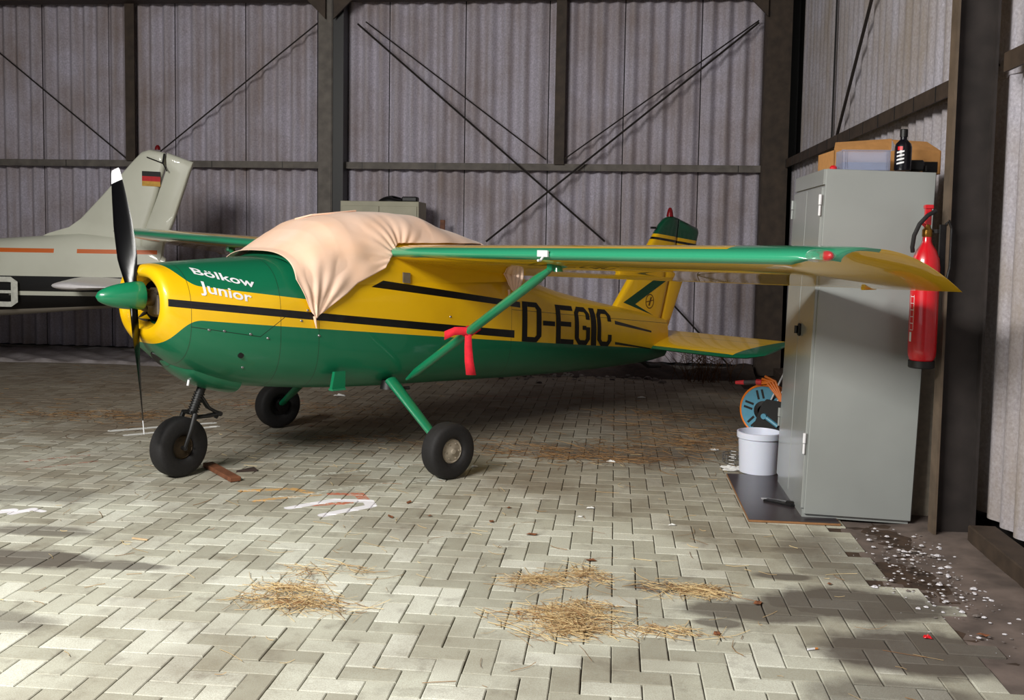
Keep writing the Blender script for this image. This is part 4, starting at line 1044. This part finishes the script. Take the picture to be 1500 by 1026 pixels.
# wooden chock behind the nose wheel
b = MB(); b.box((0,-.035,.0),(.50,.035,.028), ch=.003); o = tag(obj('wooden_chock', b, M['wood'], None, (-2.655, 6.27, .001)), 'short brown wooden plank lying behind the nose wheel', 'plank'); o.rotation_euler = (0,0,math.atan2(-.43,.39))
b = MB(); b.prism([(0,-.04,0),(.13,-.02,0),(.10,.06,0)], (0,0,.012)); o = tag(obj('shadow_wedge', b, simple('shadow_brown', (52,38,32), .8), None, (-2.42, 6.18, .001)), 'small dark wedge put in as shadow beside the brown chock plank', 'wedge'); o.rotation_euler = (0,0,.25)  # dark wedge standing in for the shadow beside the plank

# ------------------------------------------------------------------ cupboard at the back wall
CU = thing('metal_cupboard', 'beige grey metal cupboard against the back wall behind the covered cockpit', 'cupboard', (-3.18, 11.30, 0))
g2 = simple('cupboard_beige', (168,164,142), .55, var=.1, scale=5)
b = MB(); b.box((0,0,0),(.92,.45,1.955), ch=.004); obj('body', b, g2, CU)
for k in (0, 1):
    b = MB(); b.box((.02+k*.445,-.014,.06),(.455+k*.445,-.001,1.90), ch=.003); d = obj('door', b, g2, CU)
b = MB(); b.box((.40,-.03,1.0),(.43,-.015,1.1)); obj('handle', b, M['black'], CU)
b = MB(); b.grid(lambda u, v: (.16*cos(u*2*PI)*sin(v*PI/2+.001), .10*sin(u*2*PI)*sin(v*PI/2+.001), .055*cos(v*PI/2)*(1+.3*sin(u*12))), 16, 8); tag(obj('dark_bundle', b, M['black'], None, (-2.62, 11.5, 1.957), smooth=True), 'low dark bundle on top of the beige cupboard', 'bundle')
b = MB(); b.box((-.09,-.07,0),(.09,.07,.06), ch=.012); tag(obj('dark_case', b, M['black'], None, (-2.40, 11.5, 1.957)), 'small black case at the right end of the beige cupboard top', 'case')
b = MB(); b.box((-.03,-.01,0),(.03,.01,1.76), ch=.004); o = tag(obj('leaning_plank', b, M['wood'], None, (-2.10, 11.70, .002)), 'narrow brown plank leaning on the back wall right of the cupboard', 'plank'); o.rotation_euler = (-.05,.02,0)

# ------------------------------------------------------------------ plastic sheeting and rubble along the walls
t = NT('plastic_sheet'); P_ = t.coords(); n = t.noise(P_, 5, 4); t.set(Base_Color=t.ramp(n, [(.3, s2l((122,114,110))), (.7, s2l((166,160,162)))]), Roughness=.3); t.bump(n, .6, .03)
def tarp(u, v):
    x = -10.5+u*8.4; y = 10.95+v*1.0-.12*sin(x*1.3)-.25*max(0, (x+5.5)/3)*(1-v)
    if v == 0: return (x, y, .002)
    z = .010+.05*v+.018*abs(sin(x*5+v*6))+.012*sin(x*13+v*17)+.01*abs(sin(x*2+v*9))
    return (x, min(y, 11.93), max(.004, z))
b = MB(); b.grid(tarp, 160, 22); o = obj('plastic_sheeting', b, t.m, None, smooth=True, fix=False); o.modifiers.new('t','SOLIDIFY').thickness = .003
tag(o, 'long crumpled grey plastic sheeting lying along the foot of the back wall at the left', 'sheeting')
def rubble(name, n, fn, label, sz, mat, seed):
    r_ = random.Random(seed); b = MB()
    for _ in range(n):
        x, y = fn(r_); s_ = r_.uniform(*sz)*(r_.random()**1.5*.8+.3); z = s_*.35; q0 = r_.uniform(0, 6)
        vs = [(x+s_*r_.uniform(.7,1.1)*cos(q0+k*PI/2.5), y+s_*r_.uniform(.6,1)*sin(q0+k*PI/2.5), .002) for k in range(5)]
        vs += [(x+s_*.55*r_.uniform(.7,1.1)*cos(q0+k*PI/2.5+.3), y+s_*.55*sin(q0+k*PI/2.5+.3), z*r_.uniform(.9,1.4)) for k in range(5)]
        b.add(vs, [tuple(range(5,10))]+[(k,(k+1)%5,5+(k+1)%5,5+k) for k in range(5)], r_.choice((0,0,1)))
    return tag(obj(name, b, mat, None), label, 'rubble', None, 'stuff')
pale, grey = simple('pale_chips', (214,212,218), .8), simple('grey_chips', (120,112,108), .9)
rubble('plaster_chips', 400, lambda r_: (min(1.88, r_.gauss(1.50,.13)), r_.gauss(4.75,.36)), 'scattered white chips on the broken concrete at the foot of the right wall', (.005,.019), [pale, grey], 4)
rubble('stone_rubble', 900, lambda r_: (r_.uniform(-1.9,.6), 11.75-abs(r_.gauss(0,.32))), 'grey stones and chips heaped along the back wall behind the aeroplane tail', (.02,.075), [grey, simple('dark_chips', (70,60,58), .9)], 5)
def mound(u, v):
    x = -2.3+u*3.9; y = 11.2+v*.6; return (x, y, max(-.01, .10*sin(v*PI/2)*(1+.35*sin(x*5)+.2*sin(x*13+v*7))-.012))
b = MB(); b.grid(mound, 60, 10); tag(obj('soil_heap', b, simple('soil_dark', (58,46,38), .95, var=.4, scale=14, bump=.5), None, smooth=True, fix=False), 'low dark heap of soil along the back wall', 'soil', None, 'stuff')
b = MB(); r_ = random.Random(11)
for k in range(60):
    x, y = 1.0+r_.gauss(0,.14), 11.2+r_.gauss(0,.12); b.tube([(x,y,0),(x+r_.gauss(0,.08),y+r_.gauss(0,.05),.2),(x+r_.gauss(0,.2),y+r_.gauss(0,.1),r_.uniform(.3,.55))], [.004,.003,.001], 4)
tag(obj('dry_weeds', b, simple('weed_brown', (96,66,40), .9), None), 'dry brown weed stalks standing by the back wall near the corner', 'weeds', None, 'stuff')

# ------------------------------------------------------------------ straw, leaves and litter
def straw_mat(name, a, b_):
    t = NT(name); r = t.n('ShaderNodeAttribute', attribute_name='tone').outputs['Fac']
    t.set(Base_Color=t.ramp(r, [(0, s2l(a)), (1, s2l(b_))]), Roughness=.7); return t.m
SM = straw_mat('straw', (128,84,46), (232,208,156))
SMB = straw_mat('old_straw', (84,54,32), (176,136,88))
def straw(name, n, fn, label, ln=(.03,.17), seed=1, h=.03, group='straw heaps on the pavers', mat=None):
    r_ = random.Random(seed); b = MB(); tones = []
    for _ in range(n):
        x, y, dens = fn(r_); L_ = r_.uniform(*ln); q = r_.uniform(0, PI) if r_.random() < .7 else r_.gauss(2.6, .6); z = .003+r_.random()*h*dens
        cv = r_.gauss(0, .18); rr_ = r_.uniform(.0006,.0016); L_ *= 1 if dens > .3 or r_.random() < .5 else 1.5
        pts = []
        for k in range(4):
            s_ = (k/3-.5)*L_; qq = q+cv*(k/3-.5)*2; pts.append((x+s_*cos(qq), y+s_*sin(qq), max(.0025, z+abs(k/3-.5)*r_.uniform(-.01,.012))))
        m0 = len(b.f); b.tube(pts, rr_, 3, cap=False); tones += [r_.random()]*(len(b.f)-m0)
    me = b.mesh(name, mat or SM, fix=False); at = me.attributes.new('tone','FLOAT','FACE'); at.data.foreach_set('value', tones)
    return tag(obj(name, me, None), label, 'straw', group, 'stuff')
def blob(parts):
    def fn(r_):
        (x, y, sx_, sy_, w) = r_.choices(parts, [p[4] for p in parts])[0]
        gx, gy = r_.gauss(0,1), r_.gauss(0,1); return x+gx*sx_, y+gy*sy_, math.exp(-(gx*gx+gy*gy)/2)
    return fn
straw('straw_heap', 420, blob([(-1.36,4.05,.09,.07,3),(-1.22,3.92,.09,.035,2),(-1.30,4.35,.12,.05,.8)]), 'loose straw heap in the left foreground of the pavers', seed=1)
straw('straw_heap', 620, blob([(-.16,3.93,.11,.08,3),(-.13,3.83,.05,.04,1),(-.1,4.05,.08,.05,1)]), 'largest straw heap in the foreground, lowest of the heaps', seed=2, h=.035)
straw('straw_heap', 270, blob([(-.32,4.38,.07,.04,1.2),(-.11,4.48,.06,.06,1.5)]), 'thin double straw heap just above the largest heap', seed=3, h=.02)
straw('straw_heap', 190, blob([(.34,4.36,.10,.045,1),(.44,4.33,.06,.03,.6)]), 'straw wisp at the right beside the dark oil stain', seed=4, h=.02)
straw('straw_heap', 95, blob([(.22,3.87,.11,.028,1)]), 'small flat straw wisp right of the largest heap', seed=5, h=.015)
straw('straw_heap', 330, blob([(-4.5,7.85,.35,.13,1),(-3.9,8.0,.3,.12,.6)]), 'scattered straw on the pavers at the far left before the propeller', seed=6, mat=SMB, h=.015)
straw('straw_heap', 330, blob([(-2.5,8.6,.45,.16,1),(-3.4,8.7,.3,.12,.7),(-2.0,7.35,.35,.12,.7)]), 'scattered straw between the nose wheel and the far main wheel', seed=7, mat=SMB, h=.015)
straw('straw_heap', 560, blob([(-.4,7.2,.42,.16,1.4),(-.1,6.95,.35,.08,.8),(.5,7.55,.3,.16,1)]), 'long band of straw behind the near main wheel', seed=8, mat=SMB, h=.02, ln=(.06,.25))
straw('straw_heap', 360, blob([(.35,8.8,.35,.22,1),(.65,8.0,.25,.18,1)]), 'straw strewn on the floor under the aeroplane tail', seed=9, mat=SMB, h=.02, ln=(.06,.2))
straw('loose_straw', 260, lambda r_: (r_.uniform(-3.2,1.2), r_.uniform(3.2,7.5), 0), 'single straws scattered over the near pavers', seed=10, h=0, group='scattered single straws', ln=(.02,.11))
straw('loose_straw', 500, lambda r_: (r_.uniform(-6.5,1.6), r_.uniform(6.5,11), 0), 'single straws scattered over the far pavers under the aeroplanes', seed=12, mat=SMB, h=0, group='scattered single straws', ln=(.03,.14))
def fl(x, y):
    d = _f+(x-750)/F_PX*_r-(y-455)/F_PX*_u; t_ = -CAM_H/d[2]; return d[0]*t_, d[1]*t_
leafm = simple('dry_leaf', (128,78,48), .8, var=.3)
lr = random.Random(3)
base = None
for i, (x, y) in enumerate([(599,737),(572,758),(629,757),(779,784),(640,698),(1440,932),(720,765),(745,745),(455,625),(865,822),(1215,857),(1050,930),(760,900),(410,650),(1110,885)]):
    X_, Y_ = fl(x, y)
    if base is None:
        b = MB(); b.add([(-.03,0,.001),(-.012,.014,.006),(.012,.012,.004),(.03,0,.008),(.012,-.014,.002),(-.012,-.012,.007),(0,0,.004)], [(0,1,6),(1,2,6),(2,3,6),(3,4,6),(4,5,6),(5,0,6)])
        base = b.mesh('dry_leaf', leafm, fix=False)
    o = obj('dry_leaf', base, None, None, (X_, Y_, .001)); o.rotation_euler = (0,0,lr.uniform(0,6)); s_ = lr.uniform(.6,1.2); o.scale = (s_,s_,1)
    where = ['right of the white painted arrow', 'below the tip of the white painted arrow', 'on the light pavers, upper left of the lone middle leaf', 'in the middle of the pavers below the near wheel', 'above the row of leaves near the wheel', 'on the stained concrete at the lower right corner', 'under the near wheel beside the paper bits', 'left of the tiny paper bits in the middle', 'beside the foot of the far main wheel', 'just above the small double straw heap', 'right of the dark oil stain near the apron', 'below the right straw wisp', 'between the two foreground straw groups', 'left of the white arrow, under the fuselage nose', 'beside the oil stain right of the straw wisp'][i]
    tag(o, 'curled brown leaf '+where, 'leaf', 'brown leaves on the pavers')
for (x, y, s_, lab) in ((1047,660,.03,'torn white paper scrap on the floor left of the bucket'),(940,583,.035,'white paper scrap under the aeroplane tail'),(865,745,.02,'pair of tiny white paper bits in the middle of the pavers'),
                        (850,758,.014,'smallest white paper bit in the middle of the pavers'),(985,770,.018,'white paper bit on the pavers before the dark board'),(695,684,.022,'white scrap at the foot of the near main wheel'),(498,580,.05,'clear crumpled film on the floor between the main wheels'),(895,677,.03,'grey paper scrap in the straw band behind the near wheel')):
    crumple('paper_scrap', fl(x, y), s_, s_*.6, s_*.4, paper, int(x), lab, 'paper', nu=8, nv=8)
X_, Y_ = fl(1183, 954); b = MB(); b.tube([(0,0,.005),(.028,.012,.005)], .004, 8, 0); b.tube([(.028,.012,.005),(.04,.017,.005)], .0041, 8, 1)
tag(obj('cigarette_end', b, [M['white'], simple('filter', (206,130,60), .8)], None, (X_, Y_, 0)), 'cigarette end with an orange filter lying at the lower right of the pavers', 'cigarette')
X_, Y_ = fl(1358, 935); crumple('red_scrap', (X_, Y_), .014, .014, .012, M['red'], 5, 'tiny red scrap on the stained concrete at the lower right', 'scrap', nu=7, nv=7)
X_, Y_ = fl(205, 791); b = MB(); b.box((-.045,-.005,.0),(.045,.005,.006)); o = tag(obj('wood_splinter', b, simple('pale_wood', (206,178,140), .7), None, (X_, Y_, .001)), 'pale wood splinter on the pavers at the left', 'splinter'); o.rotation_euler = (0,0,-.2)
